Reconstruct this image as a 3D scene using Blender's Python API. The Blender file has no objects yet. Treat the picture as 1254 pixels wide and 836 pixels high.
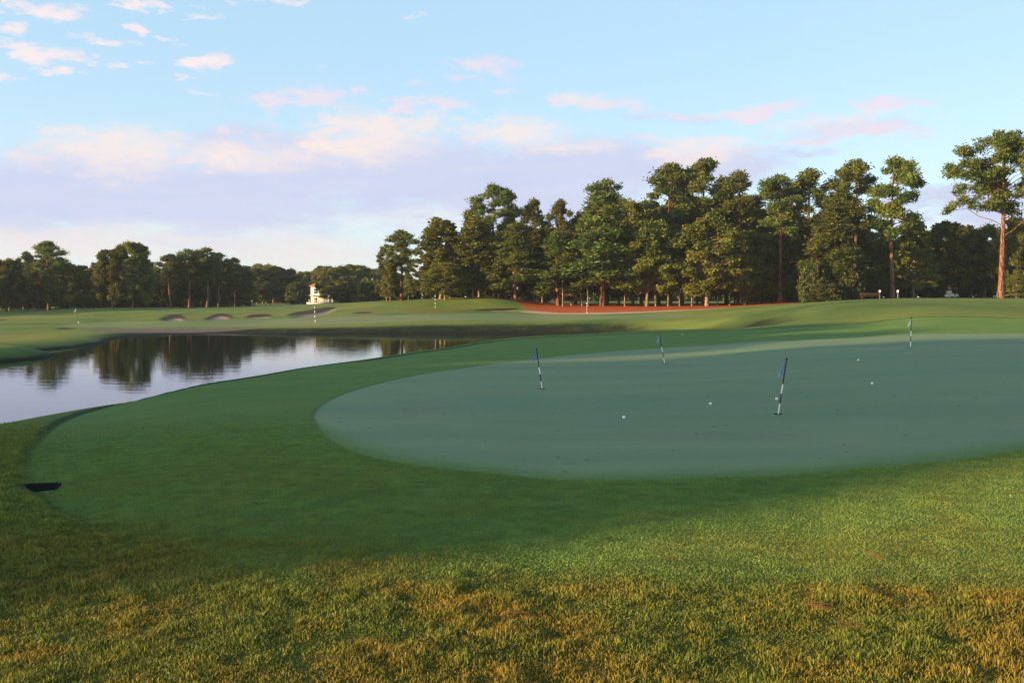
import bpy, math, random
import numpy as np
from mathutils import Vector, Matrix

scene = bpy.context.scene
COL = scene.collection
PI = math.pi
F = 1200.0                     # focal length in pixels of a 1254 wide picture
CAMZ = 1.6
TH = math.atan(54 / F)         # camera tilts down a little
CT, ST = math.cos(TH), math.sin(TH)
WATER = -2.28
SUN_EL = math.radians(9.5)
SUN_H = np.array([-0.92, -0.39]); SUN_H /= np.linalg.norm(SUN_H)   # horizontal direction towards the sun

# ------------------------------------------------------------------ helpers
def lin(r, g, b):
    f = lambda c: (c / 255 / 12.92) if c / 255 <= .04045 else ((c / 255 + .055) / 1.055) ** 2.4
    return (f(r), f(g), f(b), 1)

def vnoise(x, y, seed=0):
    x = np.asarray(x, float); y = np.asarray(y, float)
    xi = np.floor(x).astype(np.int64); yi = np.floor(y).astype(np.int64)
    fx = x - xi; fy = y - yi
    fx = fx * fx * (3 - 2 * fx); fy = fy * fy * (3 - 2 * fy)
    def h(a, b):
        n = (a * 374761393 + b * 668265263 + seed * 2147483647 + 12345) & 0xffffffff
        n = ((n ^ (n >> 13)) * 1274126177) & 0xffffffff
        n = n ^ (n >> 16)
        return (n & 0xffff) / 65535.0
    a = h(xi, yi); b = h(xi + 1, yi); c = h(xi, yi + 1); d = h(xi + 1, yi + 1)
    return (a * (1 - fx) + b * fx) * (1 - fy) + (c * (1 - fx) + d * fx) * fy

def fbm(x, y, seed=0, o=4):
    s = 0; a = .5; t = 0
    for k in range(o):
        s = s + a * vnoise(x * 2 ** k + 17.3 * k, y * 2 ** k - 9.1 * k, seed + k); t += a; a *= .5
    return s / t

def sstep(a, b, x):
    t = np.clip((x - a) / (b - a), 0, 1)
    return t * t * (3 - 2 * t)

# ------------------------------------------------------------------ terrain
COLS = {
 -300: [(1,0),(9,-.1),(14,-.3),(50,-1.1),(60,-1.5),(112,-1.9),(130,-1.75),(190,-1.5),(300,-1),(500,-.5),(2600,0)],
 0:   [(1,0),(9,-.05),(14,-.25),(40,-1),(60,-1.5),(112,-2.05),(130,-1.75),(145,-1.7),(190,-1.57),(300,-1.6),(500,-1),(2600,0)],
 130: [(1,0),(9,-.03),(14,-.18),(60,-1.5),(112,-2.0),(130,-1.87),(165,-1.3),(190,-.5),(215,-.7),(300,-1.5),(500,-1),(2600,0)],
 250: [(1,0),(10,-.0),(20,-.15),(60,-1.2),(105,-2.1),(112,-1.95),(120,-1.7),(135,-1.55),(155,-1.1),(175,-.6),(190,-.46),(300,-1.5),(500,-1),(2600,0)],
 386: [(1,0),(12,0),(20,-.1),(24,-.1),(60,-.8),(105,-1.8),(112,-1.57),(121,-1.6),(135,-1.1),(165,-.3),(200,.2),(230,.0),(300,-.6),(500,-.5),(2600,0)],
 530: [(1,0),(15,0),(30,-.1),(60,-.6),(105,-1.5),(112,-1.3),(135,-.76),(155,-.08),(163,0.2),(175,1.3),(200,1.35),(300,.8),(2600,0)],
 610: [(1,0),(20,0),(42,-.1),(105,-1.4),(112,-1.2),(135,-.7),(155,-.2),(170,1.85),(185,1.9),(300,1.2),(2600,0)],
 665: [(1,0),(42,-.05),(105,-1.3),(112,-1.2),(140,-.8),(155,-.4),(172,.15),(300,.4),(2600,0)],
 780: [(1,0),(46,0),(98,-1),(105,-.8),(140,-.35),(165,-.02),(172,.04),(300,.3),(2600,0)],
 860: [(1,0),(12,0),(20,.05),(47,.05),(88,-.6),(95,-.42),(130,-.1),(165,.1),(300,.3),(2600,0)],
 900: [(1,0),(12,0),(20,.1),(47,.1),(60,-.8),(72,-.7),(85,.04),(130,.1),(165,.2),(300,.4),(2600,.2)],
 940: [(1,0),(12,0),(24,.15),(31,.2),(46,.25),(60,-.15),(75,.38),(120,.4),(168,.5),(300,.6),(2600,.4)],
 1000:[(1,0),(12,0),(24,.25),(31,.27),(43,.34),(55,.5),(68,1.15),(100,1.05),(165,.85),(300,1),(2600,.6)],
 1060:[(1,0),(12,.04),(24,.3),(31,.3),(42,.40),(50,.66),(63,1.40),(100,1.35),(165,1.3),(300,1.3),(2600,1)],
 1130:[(1,0),(12,.04),(24.6,.36),(32,.39),(38,.58),(50,1.08),(63,1.46),(100,1.4),(170,1.42),(300,1.4),(2600,1)],
 1254:[(1,0),(12,.04),(24.6,.37),(32,.40),(38,.60),(50,1.10),(63,1.48),(100,1.42),(170,1.45),(300,1.5),(2600,1)],
 1560:[(1,0),(12,.04),(24.6,.40),(32,.43),(38,.62),(50,1.12),(63,1.5),(100,1.45),(170,1.5),(300,1.5),(2600,1)],
}
GP = np.arange(-300, 1561, 10.0)
GL = np.arange(-1.0, math.log(2600) + .02, .02)
def _table():
    ks = sorted(COLS)
    rows = np.array([np.interp(GL, [math.log(d) for d, _ in COLS[k]], [z for _, z in COLS[k]]) for k in ks])
    T = np.array([np.interp(GP, ks, rows[:, j]) for j in range(len(GL))]).T          # (px, logD)
    def blur(A, s, ax):
        n = int(3 * s) + 1; k = np.exp(-.5 * (np.arange(-n, n + 1) / s) ** 2); k /= k.sum()
        P = np.pad(A, [(n, n) if a == ax else (0, 0) for a in (0, 1)], mode='edge')
        out = np.zeros_like(A)
        for i, w in enumerate(k):
            sl = [slice(None), slice(None)]; sl[ax] = slice(i, i + A.shape[ax]); out += w * P[tuple(sl)]
        return out
    return blur(blur(T, 2.2, 0), 1.3, 1)
TAB = _table()

def polar(x, y):
    az = np.arctan2(x, y); r = np.hypot(x, y)
    azc = np.clip(az, math.radians(-37), math.radians(37))
    return 627 + F * np.tan(azc), np.maximum(r * np.cos(azc), .4)

def base(x, y):
    x = np.asarray(x, float); y = np.asarray(y, float)
    px, D = polar(x, y)
    i = np.clip((px - GP[0]) / 10.0, 0, len(GP) - 1.001); j = np.clip((np.log(D) - GL[0]) / .02, 0, len(GL) - 1.001)
    a = i.astype(int); b = j.astype(int); fi = i - a; fj = j - b
    z = (TAB[a, b] * (1 - fj) + TAB[a, b + 1] * fj) * (1 - fi) + (TAB[a + 1, b] * (1 - fj) + TAB[a + 1, b + 1] * fj) * fi
    return z

def sdf(x, y, poly):
    """signed distance, positive inside"""
    x = np.asarray(x, float); y = np.asarray(y, float)
    d2 = np.full(x.shape, 1e18); ins = np.zeros(x.shape, bool)
    n = len(poly)
    for k in range(n):
        ax, ay = poly[k]; bx, by = poly[(k + 1) % n]
        ex, ey = bx - ax, by - ay
        wx, wy = x - ax, y - ay
        t = np.clip((wx * ex + wy * ey) / (ex * ex + ey * ey + 1e-12), 0, 1)
        d2 = np.minimum(d2, (wx - ex * t) ** 2 + (wy - ey * t) ** 2)
        c = (ay > y) != (by > y)
        if abs(ey) > 1e-12:
            ins ^= c & (x < ex * (y - ay) / ey + ax)
    d = np.sqrt(d2)
    return np.where(ins, d, -d)

def ray(px, py):
    u = (px - 627) / F; v = (418 - py) / F
    return np.array([u, CT + v * ST, -ST + v * CT])

def hit(px, py, fn=None, dmin=2.0):
    d = ray(px, py); d = d / d[1]
    Y = np.exp(np.linspace(math.log(dmin), math.log(420), 5000))
    zr = CAMZ + d[2] * Y
    zz = (fn or base)(d[0] * Y, Y)
    k = np.argmax(zr <= zz)
    if zr[k] > zz[k]: k = len(Y) - 1
    return (d[0] * Y[k], Y[k])

def ztop(py, Y):
    return CAMZ + Y * math.tan(math.atan((418 - py) / F) - TH)

def smooth_poly(pts, it=2):
    p = np.array(pts, float)
    for _ in range(it):                      # Chaikin
        q = np.roll(p, -1, 0)
        p = np.stack([.75 * p + .25 * q, .25 * p + .75 * q], 1).reshape(-1, 2)
    return [tuple(a) for a in p]

# shore of the pond: near lawn crest pushed out, then the far waterline
crest = [(0,523),(60,511),(130,497),(200,483),(260,470),(350,455),(450,441),(520,430),(600,417.5),(640,413),(700,410),(760,408),(803,406),(850,405)]
near = []
cpts = np.array([hit(*p) for p in [(-90, 543)] + crest])
ctan = np.gradient(cpts, axis=0); ctan /= np.linalg.norm(ctan, axis=1)[:, None]
for (px, py), c_, t_ in zip([(-90, 543)] + crest, cpts, ctan):
    o_ = 2.45 if px < 700 else 2.45 + (px - 700) / 150 * 2
    near.append((c_[0] - t_[1] * o_, c_[1] + t_[0] * o_))
far_ = [(868,66),(872,78),(800,90),(740,98),(700,102),(640,105),(500,105),(430,104),(386,104),(330,103),(290,107),(240,103),(200,101),(160,97),(138,90),(134,84),(114,79),(84,74.5),(46,72),(44,69.5),(66,67),(66,64.5),(52,62.5),(20,60),(-60,56),(-200,50),(-330,44)]
farp = [((px - 627) / F * D, D) for px, D in far_]
leftp = [(-46, 34), (-34, 20), (-24, 12.5)]
POND = smooth_poly(near + farp + leftp, 2)

GREEN = smooth_poly([hit(*p) for p in [(382,515),(386,500),(420,481),(500,460),(600,446),(696,434),(804,426),(919,418),(1000,416),(1111,409.5),(1254,408),(1420,407),(1500,440),(1420,520),(1254,551),(1143,568),(1010,578),(923,583),(840,587),(760,588.5),(640,585),(520,572),(450,560),(400,540)]], 2)
FRINGE = smooth_poly([hit(*p) for p in [(26,580),(25,570),(30,556),(44,538),(66,520),(102,505),(150,492.5),(220,478.5),(300,464),(380,449),(450,441.5),(520,431.5),(600,419),(640,415),(720,411),(803,408),(900,405),(960,402),(1060,394.5),(1254,391),(1500,390),(1700,500),(1700,705),(1254,705),(1000,700),(850,690),(700,690),(500,690),(300,690),(180,672),(90,640),(42,612)]], 2)
FARGREEN = smooth_poly([hit(*p) for p in [(72,398),(100,401),(250,399.5),(386,397.5),(520,393),(640,392),(780,390),(840,388),(842,383),(720,386.5),(640,384),(540,384),(430,387),(330,391),(250,394),(130,393)]], 2)
STRAW = [hit(*p) for p in [(636,372),(648,379.5),(690,383),(720,383.3),(780,381.6),(860,378.6),(905,375.3),(960,372)]]
STRAW += [((1000 - 627) / F * 215, 215), ((600 - 627) / F * 215, 215)]
PATH = smooth_poly([hit(*p) for p in [(632,380),(644,382.8),(690,385.2),(745,384.6),(860,379.8),(906,376.2),(860,378.8),(745,382.6),(690,383.2),(655,380.0)]], 1)
def bunk(pts): return smooth_poly([hit(*p, None, 110) for p in pts], 1)
SAND = [smooth_poly([((px - 627) / F * D, D) for px, D in [(96,110),(130,99),(160,100.5),(200,103),(240,105),(290,108.5),(330,110.5),(290,112),(250,112.5),(200,113),(130,112)]], 2),
        bunk([(198,391.5),(211,388.6),(221,388.6),(227,392.4),(212,393)]),
        bunk([(252,391.5),(262,387),(277,386.6),(284,390.6),(268,392)]),
        bunk([(300,389.0),(310,387.4),(328,387),(332,389.2),(314,390)]),
        bunk([(356,388.5),(368,384.5),(386,382.5),(404,378.6),(411,377.4),(404,382),(388,387),(372,388.6)]),
        bunk([(584,379.6),(610,379.2),(632,378.8),(634,380.6),(606,381.2)]),
        bunk([(-40,393.4),(16,391.8),(16,393),(-40,395)]),
        bunk([(70,403.2),(84,401.8),(92,403.8),(84,406)])]
LIP = [bunk([(193,391),(200,388),(211,385.2),(221,385.2),(229,391),(227,391.5),(221,388.6),(211,388.6),(199,391.4)]),
       bunk([(250,391),(259,386),(266,383.6),(279,383.6),(287,389),(284,390.4),(277,386.4),(262,386.8),(253,391.2)]),
       bunk([(298,389),(308,385),(330,384.4),(334,388.6),(328,387),(310,387.4)]),
       bunk([(348,388),(356,383.5),(376,380),(398,375.6),(411,375.2),(413,377),(404,378.6),(386,382.5),(368,384.5)]),
       bunk([(430,383),(440,381.2),(456,382),(456,383.6),(440,384)]),
       bunk([(578,378.6),(600,377.6),(636,377),(636,378.6),(610,379.2),(584,379.8)]),
       bunk([(-40,391.6),(10,390.6),(17,391.6),(-40,393.6)]),
       bunk([(50,386),(60,385.2),(96,384),(96,385),(60,386.6)]),
       bunk([(62,402),(76,400.2),(90,401),(94,404),(84,401.8),(70,403)])]

BACKPOND = [(12, 232), (56, 230), (78, 240), (84, 290), (20, 292), (4, 262)]
BPZ = .12
FESCUE = [bunk(p) for p in ([(226,387),(240,383.5),(254,388.5),(242,392.4),(230,391.5)],[(284,387),(296,384),(330,383.2),(352,385),(330,387),(300,389)],[(470,381.5),(500,377.5),(560,377),(590,378.5),(560,381.5),(510,383)],[(455,383),(436,379.5),(470,378),(480,381)],[(600,364.5),(640,366),(660,372),(640,371),(610,366)])]
def ground_z(x, y):
    x = np.asarray(x, float); y = np.asarray(y, float)
    z = base(x, y)
    px, D = polar(x, y)
    r = np.hypot(x, y)
    am = np.interp(r, [0, 8, 30, 100, 200, 600], [.010, .010, .014, .16, .3, .8])
    z = z + am * (fbm(x / 9.0, y / 9.0, 3, 3) - .5) + np.interp(r, [0, 10, 20], [.008, .004, 0]) * (fbm(x * 1.6, y * 1.6, 5, 2) - .5)
    for s in SAND[1:]:
        d = sdf(x, y, s); z = z - .22 * sstep(-.6, .8, d)
    # the slightly raised rim of the longer grass round the collar
    df = sdf(x, y, FRINGE)
    z = z + np.where(r < 60, .035 * sstep(.05, -.12, df), 0) * np.maximum(sstep(7.6, 9.0, y), sstep(-2.4, -3.3, x))
    z = z + (BPZ - .8 - z) * sstep(-4, 4, sdf(x, y, BACKPOND))
    dp = sdf(x, y, POND)
    W = np.interp(D, [45, 62, 95], [2.6, 3.0, 6.0])
    W = W * (1 + np.interp(r, [30, 60], [0, .3]) * (fbm(x / 5, y / 5, 8, 2) - .5))
    t = np.clip(-dp / W, 0, 1)
    prof = 1 - (1 - t) ** 2.2
    bank = (WATER - .03) * (1 - prof) + z * prof
    inside = WATER - .03 - np.minimum(1.3, np.maximum(dp, 0) * .35)
    return np.where(dp > 0, inside, np.where(t < 1, bank, z))

def gz(x, y): return float(ground_z(np.array([x]), np.array([y]))[0])

# ------------------------------------------------------------------ node helpers
class NT:
    def __init__(s, tree): s.t = tree; s.n = tree.nodes; s.l = tree.links
    def new(s, ty, **kw):
        n = s.n.new(ty)
        for k, v in kw.items(): setattr(n, k, v)
        return n
    def put(s, sock, v):
        if isinstance(v, bpy.types.NodeSocket): s.l.new(v, sock)
        elif v is not None:
            if hasattr(sock.default_value, '__len__') and not hasattr(v, '__len__'): v = (v,) * len(sock.default_value)
            if hasattr(v, '__len__') and len(sock.default_value) == 3 and len(v) == 4: v = v[:3]
            sock.default_value = v
    def math(s, op, a, b=None, c=None, clamp=False):
        n = s.new('ShaderNodeMath', operation=op, use_clamp=clamp)
        for i, v in enumerate((a, b, c)):
            if v is not None: s.put(n.inputs[i], v)
        return n.outputs[0]
    def vmath(s, op, a, b=None):
        n = s.new('ShaderNodeVectorMath', operation=op)
        s.put(n.inputs[0], a)
        if b is not None: s.put(n.inputs[1], b)
        return n.outputs['Value'] if op in ('LENGTH', 'DOT_PRODUCT') else n.outputs[0]
    def mix(s, f, a, b, blend='MIX'):
        n = s.new('ShaderNodeMix', data_type='RGBA', blend_type=blend)
        s.put(n.inputs[0], f); s.put(n.inputs[6], a); s.put(n.inputs[7], b)
        return n.outputs[2]
    def step(s, v, a, b, lo=0., hi=1.):
        n = s.new('ShaderNodeMapRange', interpolation_type='SMOOTHSTEP')
        s.put(n.inputs[0], v); s.put(n.inputs[1], a); s.put(n.inputs[2], b); s.put(n.inputs[3], lo); s.put(n.inputs[4], hi)
        return n.outputs[0]
    def noise(s, vec, scale, detail=3, rough=.55, dist=0):
        n = s.new('ShaderNodeTexNoise')
        s.put(n.inputs['Vector'], vec); s.put(n.inputs['Scale'], scale); s.put(n.inputs['Detail'], detail)
        s.put(n.inputs['Roughness'], rough); s.put(n.inputs['Distortion'], dist)
        return n.outputs['Fac']
    def attr(s, name): 
        n = s.new('ShaderNodeAttribute', attribute_name=name); return n
    def pos(s): return s.new('ShaderNodeNewGeometry').outputs['Position']
    def bump(s, h, strength, dist=.02, normal=None):
        n = s.new('ShaderNodeBump'); s.put(n.inputs['Strength'], strength); s.put(n.inputs['Distance'], dist); s.put(n.inputs['Height'], h)
        if normal: s.put(n.inputs['Normal'], normal)
        return n.outputs[0]

def material(name):
    m = bpy.data.materials.new(name); m.use_nodes = True
    m.node_tree.nodes.clear()
    t = NT(m.node_tree)
    out = t.new('ShaderNodeOutputMaterial')
    return m, t, out
def principled(t, out, col, rough=.8, spec=.5, **kw):
    p = t.new('ShaderNodeBsdfPrincipled')
    t.put(p.inputs['Base Color'], col); t.put(p.inputs['Roughness'], rough); t.put(p.inputs['Specular IOR Level'], spec)
    for k, v in kw.items(): t.put(p.inputs[k], v)
    t.l.new(p.outputs[0], out.inputs[0]); return p
def simple(name, col, rough=.6, spec=.4, var=.12, scale=8.0, metal=0):
    m, t, out = material(name)
    co = t.new('ShaderNodeTexCoord').outputs['Object']
    n = t.noise(co, scale, 4)
    c = t.mix(n, tuple(v * (1 - var) for v in col[:3]) + (1,), tuple(min(1, v * (1 + var)) for v in col[:3]) + (1,))
    principled(t, out, c, rough, spec, Metallic=metal)
    return m

# ------------------------------------------------------------------ materials
def mat_ground():
    m, t, out = material('turf')
    P = t.pos()
    A = lambda n: t.attr(n).outputs['Fac']
    big = t.noise(P, .12, 4); med = t.noise(P, .9, 4); mid = t.noise(P, 5, 4, .6); fine = t.noise(P, 38, 3, .65); vf = t.noise(P, 160, 2, .7)
    # ordinary mown turf
    fair = t.mix(t.step(big, .35, .65), (.090, .150, .026, 1), (.145, .180, .034, 1))
    fair = t.mix(t.step(med, .45, .75), fair, (.145, .160, .040, 1))
    fair = t.mix(t.math('MULTIPLY', t.step(fine, .5, .75), .6), fair, (.055, .090, .018, 1))
    mp3 = t.new('ShaderNodeMapping'); t.put(mp3.inputs['Vector'], P); mp3.inputs['Scale'].default_value = (.055, .022, .0)
    far_n = t.noise(mp3.outputs[0], 1.0, 6, .62)
    fair = t.mix(t.math('MULTIPLY', t.step(far_n, .48, .66), .75), fair, (.200, .195, .038, 1))
    fair = t.mix(t.math('MULTIPLY', t.step(far_n, .50, .34), .75), fair, (.042, .085, .018, 1))
    # collar
    col = t.mix(t.step(med, .3, .7), (.110, .198, .042, 1), (.148, .226, .050, 1))
    col = t.mix(t.math('MULTIPLY', t.step(mid, .5, .78), .5), col, (.165, .200, .050, 1))
    col = t.mix(t.math('MULTIPLY', t.step(fine, .45, .72), .85), col, (.058, .112, .026, 1))
    # rough: longer, browner
    rough = t.mix(t.step(mid, .35, .65), (.075, .115, .022, 1), (.115, .130, .026, 1))
    rough = t.mix(t.step(med, .48, .72), rough, (.120, .115, .024, 1))
    rough = t.mix(t.math('MULTIPLY', t.step(fine, .45, .7), .75), rough, (.030, .038, .008, 1))
    # green: pale with dew
    stripes = t.new('ShaderNodeTexNoise'); mp = t.new('ShaderNodeMapping'); t.put(mp.inputs['Vector'], P); mp.inputs['Rotation'].default_value = (0, 0, .42); mp.inputs['Scale'].default_value = (.10, .75, 1)
    t.put(stripes.inputs['Vector'], mp.outputs[0]); stripes.inputs['Scale'].default_value = 1.0; stripes.inputs['Detail'].default_value = 4
    grn = t.mix(t.step(stripes.outputs['Fac'], .35, .65), (.120, .182, .076, 1), (.152, .206, .083, 1))
    grn = t.mix(t.step(med, .52, .8), grn, (.142, .180, .088, 1))
    mp2 = t.new('ShaderNodeMapping'); t.put(mp2.inputs['Vector'], P); mp2.inputs['Rotation'].default_value = (0, 0, .15); mp2.inputs['Scale'].default_value = (.22, .6, 1)
    grn = t.mix(t.math('MULTIPLY', t.step(t.noise(mp2.outputs[0], 1.0, 5, .6), .5, .72), .55), grn, (.150, .162, .072, 1))
    grn = t.mix(t.math('MULTIPLY', t.step(t.noise(mp2.outputs[0], 2.7, 4, .6), .52, .75), .35), grn, (.066, .135, .060, 1))
    grn = t.mix(t.math('MULTIPLY', t.step(t.noise(P, 14, 3), .62, .72), .4), grn, (.05, .085, .045, 1))
    spk = t.new('ShaderNodeTexVoronoi'); t.put(spk.inputs['Vector'], P); spk.inputs['Scale'].default_value = 3.2
    grn = t.mix(t.math('MULTIPLY', t.step(spk.outputs['Distance'], .10, .06), t.step(t.noise(P, .7, 3), .40, .5)), grn, (.02, .03, .012, 1))
    grn = t.mix(t.math('MULTIPLY', t.step(fine, .5, .8), .35), grn, (.07, .13, .085, 1))
    fgrn = t.mix(t.step(far_n, .4, .6), (.125, .175, .070, 1), (.175, .200, .085, 1))
    sand = t.mix(t.noise(P, .8, 5), (.16, .13, .10, 1), (.24, .20, .155, 1))
    wet = t.mix(t.noise(P, 1.6, 4), (.10, .082, .062, 1), (.17, .14, .105, 1))
    straw = t.mix(t.noise(P, 1.3, 5, .7), (.26, .056, .014, 1), (.48, .115, .030, 1))
    straw = t.mix(t.step(t.noise(P, .35, 3), .55, .7), straw, (.26, .10, .04, 1))
    path = t.mix(t.noise(P, 1.2, 4), (.34, .22, .15, 1), (.46, .32, .23, 1))
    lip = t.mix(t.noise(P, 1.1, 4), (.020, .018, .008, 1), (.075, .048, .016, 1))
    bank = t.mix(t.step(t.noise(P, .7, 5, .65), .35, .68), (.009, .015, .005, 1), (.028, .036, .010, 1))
    mud = t.mix(t.noise(P, 2, 4), (.008, .009, .004, 1), (.020, .020, .009, 1))
    edge = t.math('MULTIPLY', t.math('SUBTRACT', mid, .5), .12)
    def m_(d, w): 
        return t.step(t.math('ADD', d, edge), -w, w)
    px_ = t.new('ShaderNodeSeparateXYZ'); t.l.new(P, px_.inputs[0])
    seam = t.math('MAXIMUM', t.step(px_.outputs[1], 7.6, 9.0), t.step(px_.outputs[0], -2.4, -3.3))
    c = fair
    rz = m_(A('d_rough'), .35); c = t.mix(rz, c, rough)
    wf = t.math('SUBTRACT', .55, t.math('MULTIPLY', seam, .50)); fr = t.step(t.math('ADD', A('d_fringe'), t.math('MULTIPLY', t.math('SUBTRACT', t.noise(P, 1.3, 4), .5), t.math('SUBTRACT', 1.6, t.math('MULTIPLY', seam, 1.5)))), t.math('MULTIPLY', wf, -1.0), wf); c = t.mix(fr, c, col)
    ring = t.math('MULTIPLY', t.step(A('d_fringe'), -.13, -.02), t.step(A('d_fringe'), .12, .03))
    c = t.mix(t.math('MULTIPLY', t.math('MULTIPLY', ring, seam), .85), c, (.016, .036, .009, 1))
    soft = t.step(px_.outputs[1], 13.5, 9.5)
    g = t.step(t.math('ADD', A('d_green'), t.math('MULTIPLY', edge, t.math('ADD', t.math('MULTIPLY', soft, 4.0), 1.0))), t.math('SUBTRACT', -.05, t.math('MULTIPLY', soft, .15)), t.math('ADD', .07, t.math('MULTIPLY', soft, .75))); c = t.mix(g, c, grn)
    ring2 = t.math('MULTIPLY', t.step(A('d_green'), -.09, -.02), t.step(A('d_green'), .05, 0))
    c = t.mix(t.math('MULTIPLY', t.math('MULTIPLY', ring2, t.math('SUBTRACT', 1.0, soft)), .4), c, (.02, .05, .02, 1))
    c = t.mix(t.step(t.math('ADD', A('d_fargreen'), t.math('MULTIPLY', edge, 10)), -1.5, 1.5), c, fgrn)
    fes = t.mix(t.noise(P, .5, 5, .7), (.10, .095, .022, 1), (.26, .155, .045, 1))
    c = t.mix(t.math('MULTIPLY', t.step(t.math('ADD', A('d_fescue'), t.math('MULTIPLY', t.math('SUBTRACT', t.noise(P, .3, 4), .5), 6)), -1.5, 2.5), .8), c, fes)
    dst = A('d_straw'); nb = t.math('MULTIPLY', t.math('SUBTRACT', t.noise(P, .5, 4), .5), 5)
    c = t.mix(t.step(t.math('ADD', dst, nb), -1.0, 1.0), c, straw)
    c = t.mix(t.step(t.math('ADD', A('d_path'), t.math('MULTIPLY', nb, .25)), -.6, .6), c, path)
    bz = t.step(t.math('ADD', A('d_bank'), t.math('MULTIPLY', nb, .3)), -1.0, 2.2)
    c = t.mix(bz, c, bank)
    c = t.mix(t.step(t.math('ADD', A('d_mud'), t.math('MULTIPLY', nb, .12)), -.35, .25), c, mud)
    c = t.mix(t.step(t.math('ADD', A('d_beach'), t.math('MULTIPLY', nb, .3)), -.8, .8), c, wet)
    c = t.mix(t.step(A('d_sand'), -.4, .4), c, sand)
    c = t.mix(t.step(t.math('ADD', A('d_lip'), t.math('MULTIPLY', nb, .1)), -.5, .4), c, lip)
    h = t.math('ADD', t.math('MULTIPLY', fine, 1.0), t.math('MULTIPLY', vf, .5))
    k = t.math('ADD', t.math('MULTIPLY', g, -.75), 1.0)
    b = t.bump(h, t.math('MULTIPLY', k, .9), .03)
    b = t.bump(mid, .5, .05, b)
    b2 = t.bump(t.noise(P, .8, 5, .7), t.math('MULTIPLY', t.math('MAXIMUM', bz, t.step(dst, -1., 1.)), .8), .5, b)
    sp = t.math('ADD', t.math('MULTIPLY', g, .20), .05)
    pr_ = principled(t, out, c, .72, sp, Normal=b2)
    return m

def mat_leaf(name, dark, light, warm, transl=.3):
    m, t, out = material(name)
    a = t.attr('tint').outputs['Fac']
    rnd = t.new('ShaderNodeObjectInfo').outputs['Random']
    c = t.mix(t.step(a, .1, .9), dark, light)
    c = t.mix(t.math('MULTIPLY', t.step(t.attr('tint2').outputs['Fac'], .62, .95), .55), c, warm)
    hs = t.new('ShaderNodeHueSaturation')
    t.put(hs.inputs['Hue'], t.math('ADD', t.math('MULTIPLY', rnd, .035), .4825)); t.put(hs.inputs['Saturation'], 1.0)
    t.put(hs.inputs['Value'], t.math('ADD', t.math('MULTIPLY', rnd, .5), .75)); t.put(hs.inputs['Color'], c)
    c = hs.outputs[0]
    p = t.new('ShaderNodeBsdfPrincipled'); t.put(p.inputs['Base Color'], c); t.put(p.inputs['Roughness'], .6); t.put(p.inputs['Specular IOR Level'], .25)
    tr = t.new('ShaderNodeBsdfTranslucent'); t.put(tr.inputs['Color'], c)
    mx = t.new('ShaderNodeMixShader'); mx.inputs[0].default_value = transl
    t.l.new(p.outputs[0], mx.inputs[1]); t.l.new(tr.outputs[0], mx.inputs[2]); t.l.new(mx.outputs[0], out.inputs[0])
    return m

def mat_bark(name, a, b):
    m, t, out = material(name)
    co = t.new('ShaderNodeTexCoord').outputs['Object']
    mp = t.new('ShaderNodeMapping'); t.put(mp.inputs['Vector'], co); mp.inputs['Scale'].default_value = (5, 5, 1.3)
    v = t.new('ShaderNodeTexVoronoi'); t.put(v.inputs['Vector'], mp.outputs[0]); v.inputs['Scale'].default_value = 1.4
    n = t.noise(mp.outputs[0], 1.2, 5, .65)
    c = t.mix(t.step(n, .3, .7), a, b)
    c = t.mix(t.step(v.outputs['Distance'], .45, .75), c, tuple(x * .45 for x in a[:3]) + (1,))
    principled(t, out, c, .9, .2, Normal=t.bump(v.outputs['Distance'], -.6, .06))
    return m

def mat_water():
    m, t, out = material('pond_water')
    P = t.pos()
    mp = t.new('ShaderNodeMapping'); t.put(mp.inputs['Vector'], P); mp.inputs['Rotation'].default_value = (0, 0, .3); mp.inputs['Scale'].default_value = (.5, 1.3, 1)
    n1 = t.noise(mp.outputs[0], .8, 3, .5); n2 = t.noise(mp.outputs[0], 3.5, 2, .5)
    h = t.math('ADD', t.math('MULTIPLY', n1, 1.0), t.math('MULTIPLY', n2, .25))
    principled(t, out, (.010, .014, .010, 1), .025, .5, IOR=1.33, Normal=t.bump(h, .16, .03))
    return m

def mat_vcol(name, transl=.25, rough=.6):
    m, t, out = material(name)
    c = t.attr('col').outputs['Color']
    p = t.new('ShaderNodeBsdfPrincipled'); t.put(p.inputs['Base Color'], c); t.put(p.inputs['Roughness'], rough); t.put(p.inputs['Specular IOR Level'], .25)
    tr = t.new('ShaderNodeBsdfTranslucent'); t.put(tr.inputs['Color'], c)
    mx = t.new('ShaderNodeMixShader'); mx.inputs[0].default_value = transl
    t.l.new(p.outputs[0], mx.inputs[1]); t.l.new(tr.outputs[0], mx.inputs[2]); t.l.new(mx.outputs[0], out.inputs[0])
    return m

M = {}
M['turf'] = mat_ground()
M['water'] = mat_water()
M['pine'] = mat_leaf('pine_needles', (.046, .076, .017, 1), (.145, .182, .038, 1), (.215, .165, .032, 1), .38)
M['oak'] = mat_leaf('oak_leaves', (.058, .084, .014, 1), (.172, .182, .029, 1), (.225, .160, .027, 1), .42)
M['bush'] = mat_leaf('bush_leaves', (.035, .052, .012, 1), (.085, .095, .020, 1), (.12, .08, .02, 1), .3)
M['bark'] = mat_bark('pine_bark', (.12, .060, .040, 1), (.25, .120, .075, 1))
M['greybark'] = mat_bark('grey_bark', (.16, .12, .085, 1), (.30, .235, .17, 1))
M['white'] = simple('white_paint', (.78, .77, .74), .55)
M['black'] = simple('black_paint', (.012, .012, .013), .4)
M['flagblue'] = simple('blue_cloth', (.20, .31, .50), .85, .2, .2, 30)
M['flagpale'] = simple('pale_cloth', (.62, .62, .60), .85, .2, .1, 30)
M['flagred'] = simple('red_cloth', (.45, .05, .035), .85, .2, .1, 30)
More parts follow.
